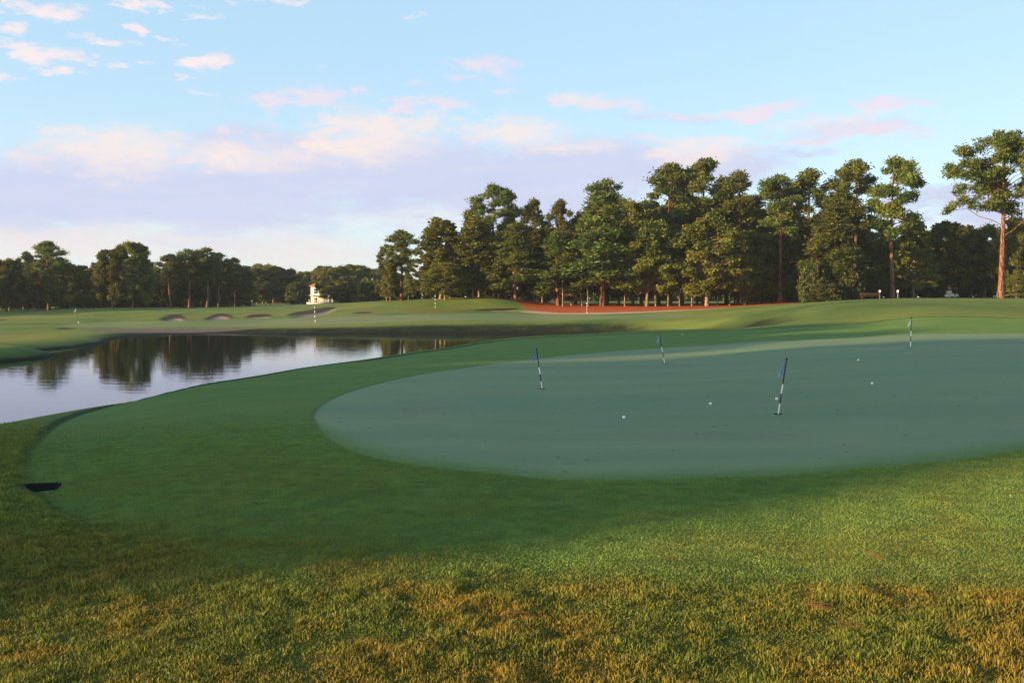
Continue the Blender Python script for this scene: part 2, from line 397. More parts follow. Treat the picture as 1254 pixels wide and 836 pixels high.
M['ball'] = simple('golf_ball', (.82, .82, .80), .35, .5, .03)
M['hole'] = simple('hole_black', (.014, .015, .012), 1.0, .02)
M['roof'] = simple('roof_shingle', (.22, .085, .05), .85, .2, .25, 3)
M['siding'] = simple('house_siding', (.50, .49, .47), .7, .3, .06, 2)
M['glass'] = simple('window_glass', (.03, .04, .05), .08, .6, .05)
M['wood'] = simple('weathered_wood', (.055, .032, .02), .85, .2, .25, 5)
M['metal'] = simple('grey_metal', (.25, .25, .25), .45, .5, .1, 5)
M['leaf'] = simple('dead_leaf', (.06, .025, .012), .8, .2, .3, 40)
M['needle'] = simple('dead_needles', (.15, .065, .028), .7, .2, .3, 40)
M['cart'] = simple('cart_body', (.70, .66, .55), .4, .5, .05, 3)
M['orange'] = simple('cart_canopy', (.50, .20, .06), .6, .3, .1, 3)
M['tyre'] = simple('tyre_rubber', (.02, .02, .02), .8)

# ------------------------------------------------------------------ mesh helpers
def mesh_np(name, verts, quads=None, tris=None, attrs=None, cols=None, smooth=True):
    me = bpy.data.meshes.new(name)
    verts = np.asarray(verts, np.float32)
    me.vertices.add(len(verts)); me.vertices.foreach_set('co', verts.ravel())
    li, ls = [], []
    off = 0
    for arr, k in ((quads, 4), (tris, 3)):
        if arr is None or len(arr) == 0: continue
        arr = np.asarray(arr, np.int32); li.append(arr.ravel()); ls.append(off + np.arange(len(arr), dtype=np.int32) * k); off += arr.size
    li = np.concatenate(li); ls = np.concatenate(ls)
    me.loops.add(len(li)); me.loops.foreach_set('vertex_index', li)
    me.polygons.add(len(ls)); me.polygons.foreach_set('loop_start', ls)
    if smooth: me.polygons.foreach_set('use_smooth', np.ones(len(ls), bool))
    for k, v in (attrs or {}).items():
        a = me.attributes.new(k, 'FLOAT', 'POINT'); a.data.foreach_set('value', np.asarray(v, np.float32).ravel())
    if cols is not None:
        a = me.attributes.new('col', 'FLOAT_COLOR', 'POINT'); a.data.foreach_set('color', np.asarray(cols, np.float32).ravel())
    me.update(calc_edges=True); me.validate()
    return me

def link(name, me, mat=None, parent=None, loc=None):
    o = bpy.data.objects.new(name, me); COL.objects.link(o)
    if mat is not None and len(me.materials) == 0:
        for mm in (mat if isinstance(mat, (list, tuple)) else [mat]): me.materials.append(mm)
    if parent is not None: o.parent = parent
    if loc is not None: o.location = loc
    return o

def tag(o, label, cat=None, group=None, kind=None):
    if label: o['label'] = label
    if cat: o['category'] = cat
    if group: o['group'] = group
    if kind: o['kind'] = kind
    return o

def thing(name, label, cat, loc=(0, 0, 0), rz=0, group=None):
    o = bpy.data.objects.new(name, None); COL.objects.link(o)
    o.empty_display_size = .2
    o.location = loc; o.rotation_euler = (0, 0, rz)
    return tag(o, label, cat, group)

def dup(root, loc, rz=0, scale=None, label=None, group=None):
    r = root.copy(); COL.objects.link(r); r.location = loc; r.rotation_euler = (0, 0, rz)
    if scale is not None: r.scale = scale
    if label: r['label'] = label
    if group: r['group'] = group
    elif 'group' in r.keys(): del r['group']
    for ch in root.children:
        c = ch.copy(); COL.objects.link(c); c.parent = r
        for g in ch.children:
            d = g.copy(); COL.objects.link(d); d.parent = c
    return r

class MB:
    """collects polygons for one mesh"""
    def __init__(s): s.v = []; s.q = []; s.t = []; s.n = 0; s.mi = []
    def add(s, v, q=(), t=()):
        v = np.asarray(v, float); b = s.n
        s.v.append(v); s.n += len(v)
        if len(q): s.q.append(np.asarray(q, int) + b)
        if len(t): s.t.append(np.asarray(t, int) + b)
    def tube(s, pts, rad, sides=8, caps=True):
        pts = np.asarray(pts, float); n = len(pts)
        rad = np.broadcast_to(np.asarray(rad, float), (n,))
        tan = np.gradient(pts, axis=0); tan /= np.linalg.norm(tan, axis=1)[:, None] + 1e-9
        ref = np.array([1, 0, 0]) if abs(tan[0][0]) < .8 else np.array([0, 1, 0])
        a = np.cross(tan, ref); a /= np.linalg.norm(a, axis=1)[:, None]; b = np.cross(tan, a)
        th = np.arange(sides) * 2 * PI / sides
        ring = pts[:, None, :] + rad[:, None, None] * (np.cos(th)[None, :, None] * a[:, None, :] + np.sin(th)[None, :, None] * b[:, None, :])
        v = ring.reshape(-1, 3)
        i = np.arange(n - 1)[:, None] * sides; j = np.arange(sides)[None, :]; k = (j + 1) % sides
        q = np.stack([i + j, i + k, i + sides + k, i + sides + j], -1).reshape(-1, 4)
        t = []
        if caps:
            v = np.vstack([v, pts[0], pts[-1]]); c0 = n * sides; c1 = c0 + 1
            for jj in range(sides):
                t.append((c0, (jj + 1) % sides, jj)); t.append((c1, (n - 1) * sides + jj, (n - 1) * sides + (jj + 1) % sides))
        s.add(v, q, t)
    def box(s, c, size, rz=0, bev=0):
        hx, hy, hz = [d / 2 for d in size]
        v = np.array([(x, y, z) for z in (-hz, hz) for y in (-hy, hy) for x in (-hx, hx)], float)
        ca, sa = math.cos(rz), math.sin(rz)
        v = np.stack([v[:, 0] * ca - v[:, 1] * sa, v[:, 0] * sa + v[:, 1] * ca, v[:, 2]], 1) + np.asarray(c, float)
        s.add(v, [(0, 2, 3, 1), (4, 5, 7, 6), (0, 1, 5, 4), (2, 6, 7, 3), (0, 4, 6, 2), (1, 3, 7, 5)])
    def build(s, name, mat, parent=None, loc=None, smooth=True, bevel=0):
        me = mesh_np(name, np.vstack(s.v), np.vstack(s.q) if s.q else None, np.vstack(s.t) if s.t else None, smooth=smooth)
        o = link(name, me, mat, parent, loc)
        if bevel:
            b = o.modifiers.new('bevel', 'BEVEL'); b.width = bevel; b.segments = 2; b.limit_method = 'ANGLE'
        return o

# ------------------------------------------------------------------ ground sheet
def build_ground():
    az = np.concatenate([np.arange(-33, 33.01, .09), np.linspace(36, 324, 97)])
    az = np.radians(az); na = len(az)
    R = [.6]
    while R[-1] < 2500: R.append(R[-1] * 1.0105)
    R = np.array(R); nr = len(R)
    AA, RR = np.meshgrid(az, R)
    X = np.sin(AA) * RR; Y = np.cos(AA) * RR
    x = X.ravel(); y = Y.ravel()
    z = ground_z(x, y)
    r = RR.ravel()
    verts = np.stack([x, y, z], 1)
    verts = np.vstack([verts, [[0, 0, float(z[0])]]])
    i = np.arange(nr - 1)[:, None] * na; j = np.arange(na)[None, :]; k = (j + 1) % na
    quads = np.stack([i + j, i + na + j, i + na + k, i + k], -1).reshape(-1, 4)
    jj = np.arange(na); tris = np.stack([np.full(na, nr * na), jj, (jj + 1) % na], 1)
    px, D = polar(x, y)
    neg = np.full(x.shape, -50.0)
    at = {}
    def masked(polys, cond):
        d = neg.copy(); idx = np.where(cond)[0]
        for p in polys: d[idx] = np.maximum(d[idx], sdf(x[idx], y[idx], p))
        return d
    at['d_green'] = masked([GREEN], r < 60)
    at['d_fringe'] = masked([FRINGE], r < 60)
    at['d_rough'] = np.where(r < 60, np.minimum(-at['d_fringe'], np.minimum(14.5 - y, (14 - r) * 1.0)), -50)
    at['d_fargreen'] = masked([FARGREEN], (r > 80) & (r < 260))
    at['d_straw'] = masked([STRAW], (r > 100) & (r < 320))
    at['d_path'] = masked([PATH], (r > 100) & (r < 260))
    at['d_sand'] = masked(SAND[1:], (r > 80) & (r < 260))
    at['d_beach'] = masked(SAND[:1], (r > 80) & (r < 260))
    at['d_fescue'] = masked(FESCUE, (r > 80) & (r < 260))
    at['d_lip'] = masked(LIP, (r > 80) & (r < 260))
    dp = masked([POND], r < 200)
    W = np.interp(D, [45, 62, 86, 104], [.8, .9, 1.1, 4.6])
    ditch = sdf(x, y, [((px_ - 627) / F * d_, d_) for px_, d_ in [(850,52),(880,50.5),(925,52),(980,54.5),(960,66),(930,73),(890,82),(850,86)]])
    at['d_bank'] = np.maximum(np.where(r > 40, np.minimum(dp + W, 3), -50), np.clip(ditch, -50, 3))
    at['d_mud'] = np.clip(dp + np.interp(D, [60, 95], [.25, .9]), -50, 5)
    verts_at = {k_: np.append(v, v[0]) for k_, v in at.items()}
    # split the sheet into named pieces that share their borders
    fc = quads
    def fmean(a): return a[fc].mean(1)
    g = fmean(at['d_green']) > 0
    s = (fmean(at['d_sand']) > 0) & ~g
    st = (fmean(at['d_straw']) > 0) & ~g & ~s
    be = (fmean(at['d_beach']) > 0) & ~g & ~s & ~st
    rest = ~(g | s | st | be)
    ground = None
    for nm, msk in (('putting_green', g), ('bunker_sand', s), ('pine_straw_bed', st), ('sandy_shore', be), ('ground', rest)):
        q = fc[msk]
        tr = tris if nm == 'ground' else None
        used = np.unique(q) if tr is None else np.unique(np.concatenate([q.ravel(), tr.ravel()]))
        remap = np.full(len(verts), -1, np.int64); remap[used] = np.arange(len(used))
        me = mesh_np(nm, verts[used], remap[q], remap[tr] if tr is not None else None, {k_: v[used] for k_, v in verts_at.items()})
        o = link(nm, me, M['turf']); o['kind'] = 'structure'
build_ground()

# pond: one flat sheet of water under the banks
def build_water():
    p = np.array(POND); c = p.mean(0)
    q = c + (p - c) * 1.0
    # push outward 1.2 m so that the sheet ends inside the banks
    nx = np.roll(p, -1, 0) - np.roll(p, 1, 0); nrm = np.stack([nx[:, 1], -nx[:, 0]], 1); nrm /= np.linalg.norm(nrm, axis=1)[:, None]
    area = np.sum(p[:, 0] * np.roll(p[:, 1], -1) - np.roll(p[:, 0], -1) * p[:, 1])
    q = p + nrm * (.5 if area > 0 else -.5)
    import bmesh
    bm = bmesh.new(); vs = [bm.verts.new((a, b, WATER)) for a, b in q]
    f = bm.faces.new(vs); bmesh.ops.triangulate(bm, faces=[f])
    bmesh.ops.recalc_face_normals(bm, faces=bm.faces[:])
    if bm.faces[:][0].normal.z < 0: bmesh.ops.reverse_faces(bm, faces=bm.faces[:])
    me = bpy.data.meshes.new('pond_water'); bm.to_mesh(me); bm.free()
    o = link('pond_water', me, M['water']); o['kind'] = 'structure'
build_water()
# a second pond glimpsed between the trunks of the wood
def back_water():
    me = mesh_np('far_pond_water', [(x_, y_, BPZ) for x_, y_ in [(10, 229), (57, 227), (81, 239), (87, 293), (18, 295), (1, 262)]], [(0, 1, 2, 3)], None); me = mesh_np('far_pond_water', [(x_, y_, BPZ) for x_, y_ in [(10, 229), (57, 227), (81, 239), (87, 293), (18, 295), (1, 262)]], [(0, 1, 2, 3), (0, 3, 4, 5)])
    o = link('far_pond_water', me, M['water']); o['kind'] = 'structure'
back_water()

# ------------------------------------------------------------------ grass blades
def blades():
    rng = np.random.default_rng(5)
    N = 2600000
    y = np.sqrt(rng.random(N) * (15.0 ** 2 - 3.5 ** 2) + 3.5 ** 2)
    x = (rng.random(N) * 2 - 1) * (y * .56 + .35)
    ok = rng.random(N) < .80 * np.minimum(1, (5.0 / y) ** 1.5) * (1 - sstep(9.5, 14.9, y))
    x, y = x[ok], y[ok]
    ok = sdf(x, y, GREEN) < .03 * rng.random(len(x))
    hx, hy = hit(47, 598, ground_z); ok &= ~((np.abs(x - hx) < .18) & (np.abs(y - hy) < .21))
    x, y = x[ok], y[ok]; N = len(x)
    df = sdf(x, y, FRINGE)
    zone = sstep(-3.3, -2.3, x) * sstep(9.5, 8, y)
    wob = 2.0 * (fbm(x * .7, y * 1.1, 21, 5) - .5) * zone
    hw_ = .05 + .4 * zone
    rough = np.clip((hw_ - (df + wob)) / (2 * hw_), 0, 1); rough = rough * rough * (3 - 2 * rough)
    cl = fbm(x * 3.2, y * 3.2, 31, 3); cl2 = fbm(x * 9, y * 9, 33, 2); cl3 = fbm(x * .8, y * .8, 35, 3); cl4 = fbm(x * 5.5, y * 5.5, 37, 2)
    H = (.009 + .007 * rng.random(N)) * (1 - rough) + rough * (.013 + .023 * rng.random(N)) * (.25 + 1.3 * cl2) * (.45 + 1.1 * cl4)
    z = ground_z(x, y) - .003
    ang = rng.random(N) * 2 * PI
    lean = rng.normal(0, .6, N) * H; la = rng.random(N) * 2 * PI
    w = (.0012 + .0011 * rng.random(N)) * (1 + .3 * rough) * np.interp(y, [3, 9, 15], [1, 1.7, 2.6])
    dx, dy = np.cos(ang) * w, np.sin(ang) * w
    bx, by = np.cos(la) * lean, np.sin(la) * lean
    V = np.empty((N, 5, 3))
    V[:, 0] = np.stack([x - dx, y - dy, z], 1); V[:, 1] = np.stack([x + dx, y + dy, z], 1)
    V[:, 2] = np.stack([x + dx * .8 + bx * .4, y + dy * .8 + by * .4, z + H * .6], 1)
    V[:, 3] = np.stack([x - dx * .8 + bx * .4, y - dy * .8 + by * .4, z + H * .6], 1)
    V[:, 4] = np.stack([x + bx, y + by, z + H], 1)
    r = rng.random(N)
    dry = sstep(.40, .65, cl * .55 + cl3 * .45 + .16 * (r - .5)) * rough
    dry = dry * (1 - .8 * sstep(5.6, 7.2, y))
    dry = np.clip(dry + rough * (r > .84) * .5, 0, 1)
    gA = np.array([.082, .125, .020]); gB = np.array([.185, .185, .024]); fA = np.array([.112, .208, .042]); fB = np.array([.195, .255, .048])
    dA = np.array([.20, .125, .016]); dB = np.array([.42, .265, .044])
    r2 = rng.random(N)[:, None]
    green = gA + (gB - gA) * r2; fr = fA + (fB - fA) * r2; dr = dA + (dB - dA) * r2
    gm = (.30 + .5 * sstep(5.2, 7.4, y) * sstep(-1., -3.5, x))[:, None]; green = green * (1 - gm) + gm * (fA + (fB - fA) * r2) * np.array([1.1, .92, .85])
    c = (green * rough[:, None] + fr * (1 - rough[:, None]))
    yel = (sstep(.42, .72, cl3 * .6 + cl * .4) * (1 - rough) * .55)[:, None]
    c = c * (1 - yel) + yel * np.array([.205, .188, .030])
    c = c * (.62 + .76 * cl2 + .35 * (rng.random(N) - .5))[:, None]
    tip = c * (1 - dry[:, None]) + dr * dry[:, None]
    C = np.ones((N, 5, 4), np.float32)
    C[:, :2, :3] = (c * (.88 - .38 * rough)[:, None])[:, None]; C[:, 2:4, :3] = (.45 * c + .55 * tip)[:, None]; C[:, 4, :3] = tip  # feet of the rough blades coloured darker for the shaded gaps between them
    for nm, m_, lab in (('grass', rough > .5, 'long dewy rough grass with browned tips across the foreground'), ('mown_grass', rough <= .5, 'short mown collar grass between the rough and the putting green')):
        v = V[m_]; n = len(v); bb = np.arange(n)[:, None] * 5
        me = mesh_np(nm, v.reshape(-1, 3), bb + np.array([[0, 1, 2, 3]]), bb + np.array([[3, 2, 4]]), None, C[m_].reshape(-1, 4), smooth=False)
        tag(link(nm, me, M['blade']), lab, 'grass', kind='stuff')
M['blade'] = mat_vcol('grass_blades')
blades()

# ------------------------------------------------------------------ trees
def leaves(clumps, n_unit, size, rng, elong=1.0, flat=0.0):
    """clumps: (cx,cy,cz,rx,ry,rz). Small bent quads scattered through each clump's volume."""
    P, T, T2, S = [], [], [], []
    for c in clumps:
        vol = (c[3] * c[4] * c[5]) ** (2 / 3)
        n = max(12, int(n_unit * vol))
        d = rng.normal(size=(n, 3)); d /= np.linalg.norm(d, axis=1)[:, None]
        rr = rng.random(n) ** (1 / 2.1) + rng.normal(0, .13, n)
        rr *= 1 + .22 * np.sin(d[:, 0] * 5 + c[0] * 3) * np.sin(d[:, 1] * 6 + c[1]) + .12 * rng.normal(size=n)
        P.append(np.array(c[:3]) + d * rr[:, None] * np.array(c[3:6]))
        T.append(np.clip(rng.random() * .5 + .25 + rng.normal(0, .20, n), 0, 1)); T2.append(np.full(n, rng.random()) * .55 + rng.random(n) * .45)
    P = np.vstack(P); T = np.concatenate(T); T2 = np.concatenate(T2); n = len(P)
    a = rng.normal(size=(n, 3)); a[:, 2] *= (1 - flat); a /= np.linalg.norm(a, axis=1)[:, None]
    b = np.cross(a, rng.normal(size=(n, 3))); b /= np.linalg.norm(b, axis=1)[:, None] + 1e-9
    s = size * (.6 + .8 * rng.random(n))[:, None]
    la = a * s * elong; wb = b * s / elong
    nn = np.cross(a, b) * s * .25
    V = np.stack([P - la, P + wb * .8 + nn, P + la, P - wb * .8 + nn], 1).reshape(-1, 3)
    q = np.arange(n * 4).reshape(-1, 4)
    return V, q, np.repeat(T, 4), np.repeat(T2, 4)

def crown_mesh(name, clumps, n_unit, size, rng, elong=1.0, flat=0.):
    V, q, T, T2 = leaves(clumps, n_unit, size, rng, elong, flat)
    return mesh_np(name, V, q, None, {'tint': T, 'tint2': T2}, smooth=False)

def limb_to(mb, a, b, r0, r1, rng, sag=.12):
    a = np.array(a, float); b = np.array(b, float); L = np.linalg.norm(b - a)
    n = 5; t = np.linspace(0, 1, n)[:, None]
    p = a + (b - a) * t
    p[:, 2] += -sag * L * np.sin(PI * t[:, 0]) 
    p[1:-1] += rng.normal(0, .03 * L, (n - 2, 3))
    mb.tube(p, np.linspace(r0, r1, n), 5, False)

def pine_clumps(rng, H, cb, W, kind='round'):
    """clump list for a tall pine: cb is the height where the crown starts, W its half width"""
    out = []
    n = int(42 + 12 * rng.random())
    Hc = H - cb
    for i in range(n):
        f = (i + rng.random()) / n                       # 0 bottom .. 1 top
        if kind == 'cone': env = (1 - f) * .95 + .12
        else: env = (.55 + .75 * f) if f < .5 else math.sqrt(max(.03, 1 - ((f - .5) / .53) ** 2)) * .93
        ang = rng.random() * 2 * PI
        rad = W * env * (.35 + .65 * rng.random() ** .6)
        if f > .93: rad *= .3
        s = W * (.15 + .15 * rng.random())
        out.append((math.cos(ang) * rad, math.sin(ang) * rad, cb + Hc * f - s * .3, s * 1.2, s * 1.2, s * .8))
    return out

def trunk_mesh(name, H, r, clumps, rng, lean=0.0, limbs=True, sides=9, lr=.35):
    mb = MB(); n = 10
    t = np.linspace(0, 1, n)
    bend = rng.normal(0, .012, 2) * H
    pts = np.stack([bend[0] * np.sin(t * 3) + lean * t * H, bend[1] * np.sin(t * 2.4), t * H * .97 - .35 * (t == 0)], 1)
    rad = r * (1 - .82 * t ** 1.15); rad[0] *= 1.35
    mb.tube(pts, rad, sides, False)
    if limbs:
        for c in clumps:
            z0 = max(c[2] - (.25 + .25 * rng.random()) * math.hypot(c[0], c[1]) - .1, H * .18)
            tt = min(z0 / (H * .97), .98); i = tt * (n - 1); k = int(i); w = i - k
            a = pts[k] * (1 - w) + pts[min(k + 1, n - 1)] * w; rr = r * (1 - .82 * tt ** 1.15)
            limb_to(mb, a, (c[0] * .85, c[1] * .85, c[2] - c[5] * .2), max(.04, rr * lr), .025, rng, -.05)
    return mesh_np(name, np.vstack(mb.v), np.vstack(mb.q), np.vstack(mb.t) if mb.t else None)

def oak_clumps(rng, H, W, zb, top='round'):
    out = []
    n = int(120 + 20 * rng.random())
    for i in range(n):
        f = rng.random() ** .85
        if top == 'cone': env = (1 - f) ** .7 * .95 + .10
        else: env = math.sqrt(max(.02, 1 - (abs(f - .38) / .66) ** 2.2))
        ang = rng.random() * 2 * PI
        rad = W * env * (.25 + .75 * rng.random() ** .45)
        s = W * (.10 + .12 * rng.random())
        out.append((math.cos(ang) * rad, math.sin(ang) * rad, zb + (H - zb) * f * .97, s * 1.15, s * 1.15, s * .85))
    # a looser ragged outline
    for i in range(34):
        f = .15 + .85 * rng.random(); ang = rng.random() * 2 * PI
        env = ((1 - f) ** .7 * .95 + .10) if top == 'cone' else math.sqrt(max(.02, 1 - (abs(f - .38) / .66) ** 2.2))
        rad = W * env * 1.06; s = W * (.08 + .06 * rng.random())
        out.append((math.cos(ang) * rad, math.sin(ang) * rad, zb + (H - zb) * f, s * 1.3, s * 1.3, s * .8))
    return out

def make_tree(name, label, cat, H, r, clumps, rng, leafmat, barkmat, n_unit, size, elong=1., flat=0., lean=0, group=None, lr=.35):
    t = thing(name, label, cat, (0, 0, 0), 0, group)
    link('trunk', trunk_mesh('trunk', H, r, clumps, rng, lean, True, 9, lr), barkmat, t)
    link('crown', crown_mesh('crown', clumps, n_unit, size, rng, elong, flat), leafmat, t)
    return t

RNG = np.random.default_rng(11)
PROTO = {}
def proto(key, fn):
    PROTO[key] = fn
def build_protos():
    P = {'pine': [], 'cone': [], 'oak': [], 'slim': [], 'bush': []}
    for i in range(5):
        H = 20; c = pine_clumps(RNG, H, 8.8 + 2.4 * RNG.random(), 3.8)
        P['pine'].append(('pine_tree', H, .30, c, M['pine'], M['bark'], 330, .165, 1.6, .15))
    for i in range(3):
        H = 18; c = pine_clumps(RNG, H, 3.2, 3.6, 'cone') + pine_clumps(RNG, H, 4.5, 3.2, 'cone')
        P['cone'].append(('pine_tree', H, .22, c, M['pine'], M['bark'], 330, .165, 1.6, .1))
    for i in range(5):
        H = 14; c = oak_clumps(RNG, H, 5.2, 1.6)
        P['oak'].append(('oak_tree', H, .26, c, M['oak'], M['greybark'], 300, .185, 1.15, 0))
    for i in range(3):
        H = 15; c = oak_clumps(RNG, H, 3.6, 1.4, 'cone')
        P['slim'].append(('broadleaf_tree', H, .2, c, M['oak'], M['greybark'], 320, .18, 1.15, 0))
    for i in range(2):
        H = 5; c = oak_clumps(RNG, H, 3.2, .1)
        P['bush'].append(('bush', H, .1, c, M['bush'], M['greybark'], 230, .2, 1.1, 0))
    return P
SPEC = build_protos()
MADE = {}
PW = {'pine': 4.3, 'cone': 4.0, 'oak': 5.6, 'slim': 3.9, 'bush': 3.5}
def plant(kind, var, px, top, D, halfw, label, group=None, rz=None, name=None, x=None, zoff=0, cat=None):
    """a tree of a kind whose top shows at the given height; halfw in photo pixels"""
    nm, H, r, c, lm, bm_, nu, sz, el, fl = SPEC[kind][var % len(SPEC[kind])]
    x = (px - 627) / F * D if x is None else x
    z = gz(x, D) - .05
    h = max(1.0, ztop(top, D) - z) if top is not None else H
    w = halfw / F * D if halfw else PW[kind] * h / H
    sc = (w / PW[kind], w / PW[kind], h / H)
    rz = RNG.random() * 6.28 if rz is None else rz
    key = (kind, var % len(SPEC[kind]))
    cat = cat or ('bush' if kind == 'bush' else 'tree')
    if key not in MADE:
        t = make_tree(name or nm, label, cat, H, r, c, RNG, lm, bm_, nu, sz, el, fl, 0, group)
        t.location = (x, D, z); t.rotation_euler = (0, 0, rz); t.scale = sc
        MADE[key] = t
        return t
    t = dup(MADE[key], (x, D, z), rz, sc, label, group)
    t.name = name or nm; t['category'] = cat
    return t

# --- the wood behind the straw bed, from its left end
W1 = [
 ('pine',0,492,283,186,29,'round-topped pine standing at the left end of the wood'),
 ('pine',1,474,300,192,13,'smaller pine tucked against the outermost pine of the wood'),
 ('slim',0,478,318,184,12,'narrow leafy tree at the foot of the outermost pine'),
 ('slim',1,540,268,180,44,'broad green cone-shaped tree beside the outermost pine'),
 ('oak',0,545,322,173,30,'russet-tinged low tree in front of the broad green cone-shaped tree'),
 ('slim',2,580,264,178,40,'green leafy tree below the high flat pine crown'),
 ('pine',2,606,227,184,33,'tallest pine in the left half of the wood, with spreading crown'),
 ('pine',3,581,255,188,18,'pine with a small crown sprig reaching out toward the pond side'),
 ('cone',0,632,274,174,42,'young pine with drooping boughs before the gap between two slim pines'),
 ('pine',4,655,245,182,22,'slim pine with a small ball-shaped crown'),
 ('pine',0,686,246,180,22,'slim pine with pointed crown beside the ball-crowned pine'),
 ('cone',1,684,285,172,44,'green bushy pine skirted to the ground near the pale path end'),
 ('pine',1,743,221,186,34,'pine whose light crown tops the big cone-shaped pine'),
 ('cone',2,738,236,171,60,'big cone-shaped pine with a bare lit trunk on the straw bed'),
 ('slim',0,700,300,176,26,'leafy tree with pale leaning stems at the straw bed'),
 ('oak',1,792,272,171,42,'spreading olive oak on the straw bed, left of the largest oak'),
 ('pine',2,820,202,180,44,'tall pine with a bare limb sticking out under its crown'),
 ('pine',3,862,197,180,44,'tall pine with the highest crown of the wood behind the straw'),
 ('pine',4,902,212,177,38,'dense dark-sided pine to the right of the highest crown'),
 ('oak',2,866,270,169,52,'largest round olive oak over the straw bed'),
 ('oak',3,912,285,172,38,'oak in half shade at the end of the straw bed'),
 ('pine',1,955,216,172,38,'dark pine with two stems just past the straw bed'),
 ('pine',0,990,209,176,40,'dark broad-crowned pine behind the middle pine'),
 ('oak',4,955,300,176,34,'dark understorey tree beneath the two dark pines'),
 ('cone',0,1020,244,165,46,'middle pine with a lit reddish trunk between the dark pines'),
 ('pine',2,1045,197,174,36,'ragged pine standing before the clear sky gap'),
 ('pine',4,1093,194,166,38,'tall open pine with a low side bough, last of the wood'),
 ('bush',0,994,325,161,17,'small round bush at the edge of the rough below the middle pine'),
 ('bush',1,1036,325,162,21,'larger olive bush beside the small round bush'),
 ('bush',0,1012,348,158,22,'low spreading bush in front of two taller bushes'),
 ('oak',0,1075,292,185,28,'pale green tree seen under the side bough of the tall open pine'),
 ('slim',1,1118,268,178,32,'leafy tree with trunk showing, right of the tall open pine'),
 ('oak',1,1162,273,182,36,'broad oak with a tall twig-like top behind the far lawn'),
 ('oak',2,1205,278,188,34,'shaded oak directly behind the lone pine'),
 ('oak',3,1246,268,176,34,'olive oak close beside the trunk of the lone pine'),
 ('slim',2,1290,272,180,34,'leafy tree cut by the edge of the view past the lone pine'),
]
W1 += [
 ('oak',1,980,268,186,40,'leafy dark tree filling the space below the two dark pines'),
 ('oak',3,930,258,184,36,'dark tree joining the oak in half shade to the dark pines'),
 ('slim',1,1042,262,182,34,'leafy tree behind the ragged pine by the sky gap'),
 ('slim',0,655,284,180,32,'leafy tree standing under the ball-crowned slim pine'),
 ('slim',2,712,258,180,34,'tall leafy tree between the pointed slim pine and the big cone-shaped pine'),
 ('oak',4,775,248,182,36,'high dark oak behind the big cone-shaped pine'),
 ('oak',0,606,290,180,32,'leafy tree directly below the tallest pine of the left half'),
]
for k, v, px, top, D, hw, lab in W1: plant(k, v, px, top, D, hw, lab)
# ranks behind
rr = random.Random(4)
for i in range(34):
    px = 470 + (1320 - 470) * (i + .2 + .6 * rr.random()) / 34
    topline = np.interp(px, [470, 500, 560, 620, 680, 740, 800, 900, 930, 1010, 1070, 1110, 1320], [335, 320, 290, 272, 284, 262, 246, 246, 262, 262, 292, 292, 284])
    plant(rr.choice(['oak', 'oak', 'slim']), rr.randrange(5), px, topline + rr.uniform(-4, 14), rr.uniform(192, 222), None, 'shaded tree crowded behind the front rank of the wood', 'trees filling the back of the wood')
def undergrowth(path, h, label, seed):
    rng = np.random.default_rng(seed); cl = []
    for (x0_, y0_), (x1_, y1_) in zip(path[:-1], path[1:]):
        L = math.hypot(x1_ - x0_, y1_ - y0_); n = int(L / 1.0)
        for i in range(n):
            f = (i + rng.random()) / n; x = x0_ + (x1_ - x0_) * f; y = y0_ + (y1_ - y0_) * f + rng.normal(0, 2.0); z = gz(x, y)
            hh = h * (.55 + .6 * rng.random())
            for k in range(3):
                cl.append((x + rng.normal(0, .6), y + rng.normal(0, .6), z + hh * (.2 + .3 * k), 1.5, 1.5, hh * .26))
    o = link('undergrowth', crown_mesh('undergrowth', cl, 62, .34, rng, 1.1), M['bush']); tag(o, label, 'undergrowth', kind='stuff')
pp = lambda px, D: ((px - 627) / F * D, D)
undergrowth([pp(440, 222), pp(560, 222), pp(668, 216)], 4.4, 'dark undergrowth closing the wood on the hill behind the far green', 31)
undergrowth([pp(660, 306), pp(900, 306)], 5, 'dark undergrowth on the far shore of the pond behind the wood', 32)
undergrowth([pp(905, 226), pp(1100, 224), pp(1340, 222)], 4.6, 'dark undergrowth beneath the trees behind the far lawn', 33)
undergrowth([pp(-90, 264), pp(100, 268), pp(310, 266)], 5, 'dark undergrowth at the foot of the trees beyond the left bank', 34)
undergrowth([pp(285, 392), pp(510, 392)], 6, 'dark undergrowth along the foot of the distant treeline', 35)
# slender bare stems under the canopy
def stem_tree(px, top, D, lean, label, group=None):
    x = (px - 627) / F * D; z = gz(x, D)
    H = ztop(top, D) - z
    c = [(RNG.normal(0, .7) + lean * H, RNG.normal(0, .7), H * (.9 + .1 * RNG.random()), .9, .9, .6) for _ in range(5)]
    t = make_tree('sapling', label, 'tree', H, .13, c, RNG, M['oak'], M['greybark'], 120, .22, 1.1, 0, lean, group)
    t.location = (x, D, z - .05)
for px, top, ln, lab in [(713, 335, -.12, 'sapling with the most leaning pale stem on the straw bed'), (720, 338, -.06, 'pale sapling beside the most leaning stem'), (735, 330, 0, None), (689, 330, 0, 'straight pale sapling at the straw bed tip'), (765, 335, .02, None), (803, 338, 0, None), (818, 340, .02, None), (832, 338, -.02, None), (847, 340, .01, None), (893, 340, 0, None), (879, 338, .02, None)]:
    stem_tree(px, top, 169 + RNG.random() * 4, ln, lab or 'slender straight sapling stem under the oak canopy', None if lab else 'saplings under the oak canopy')

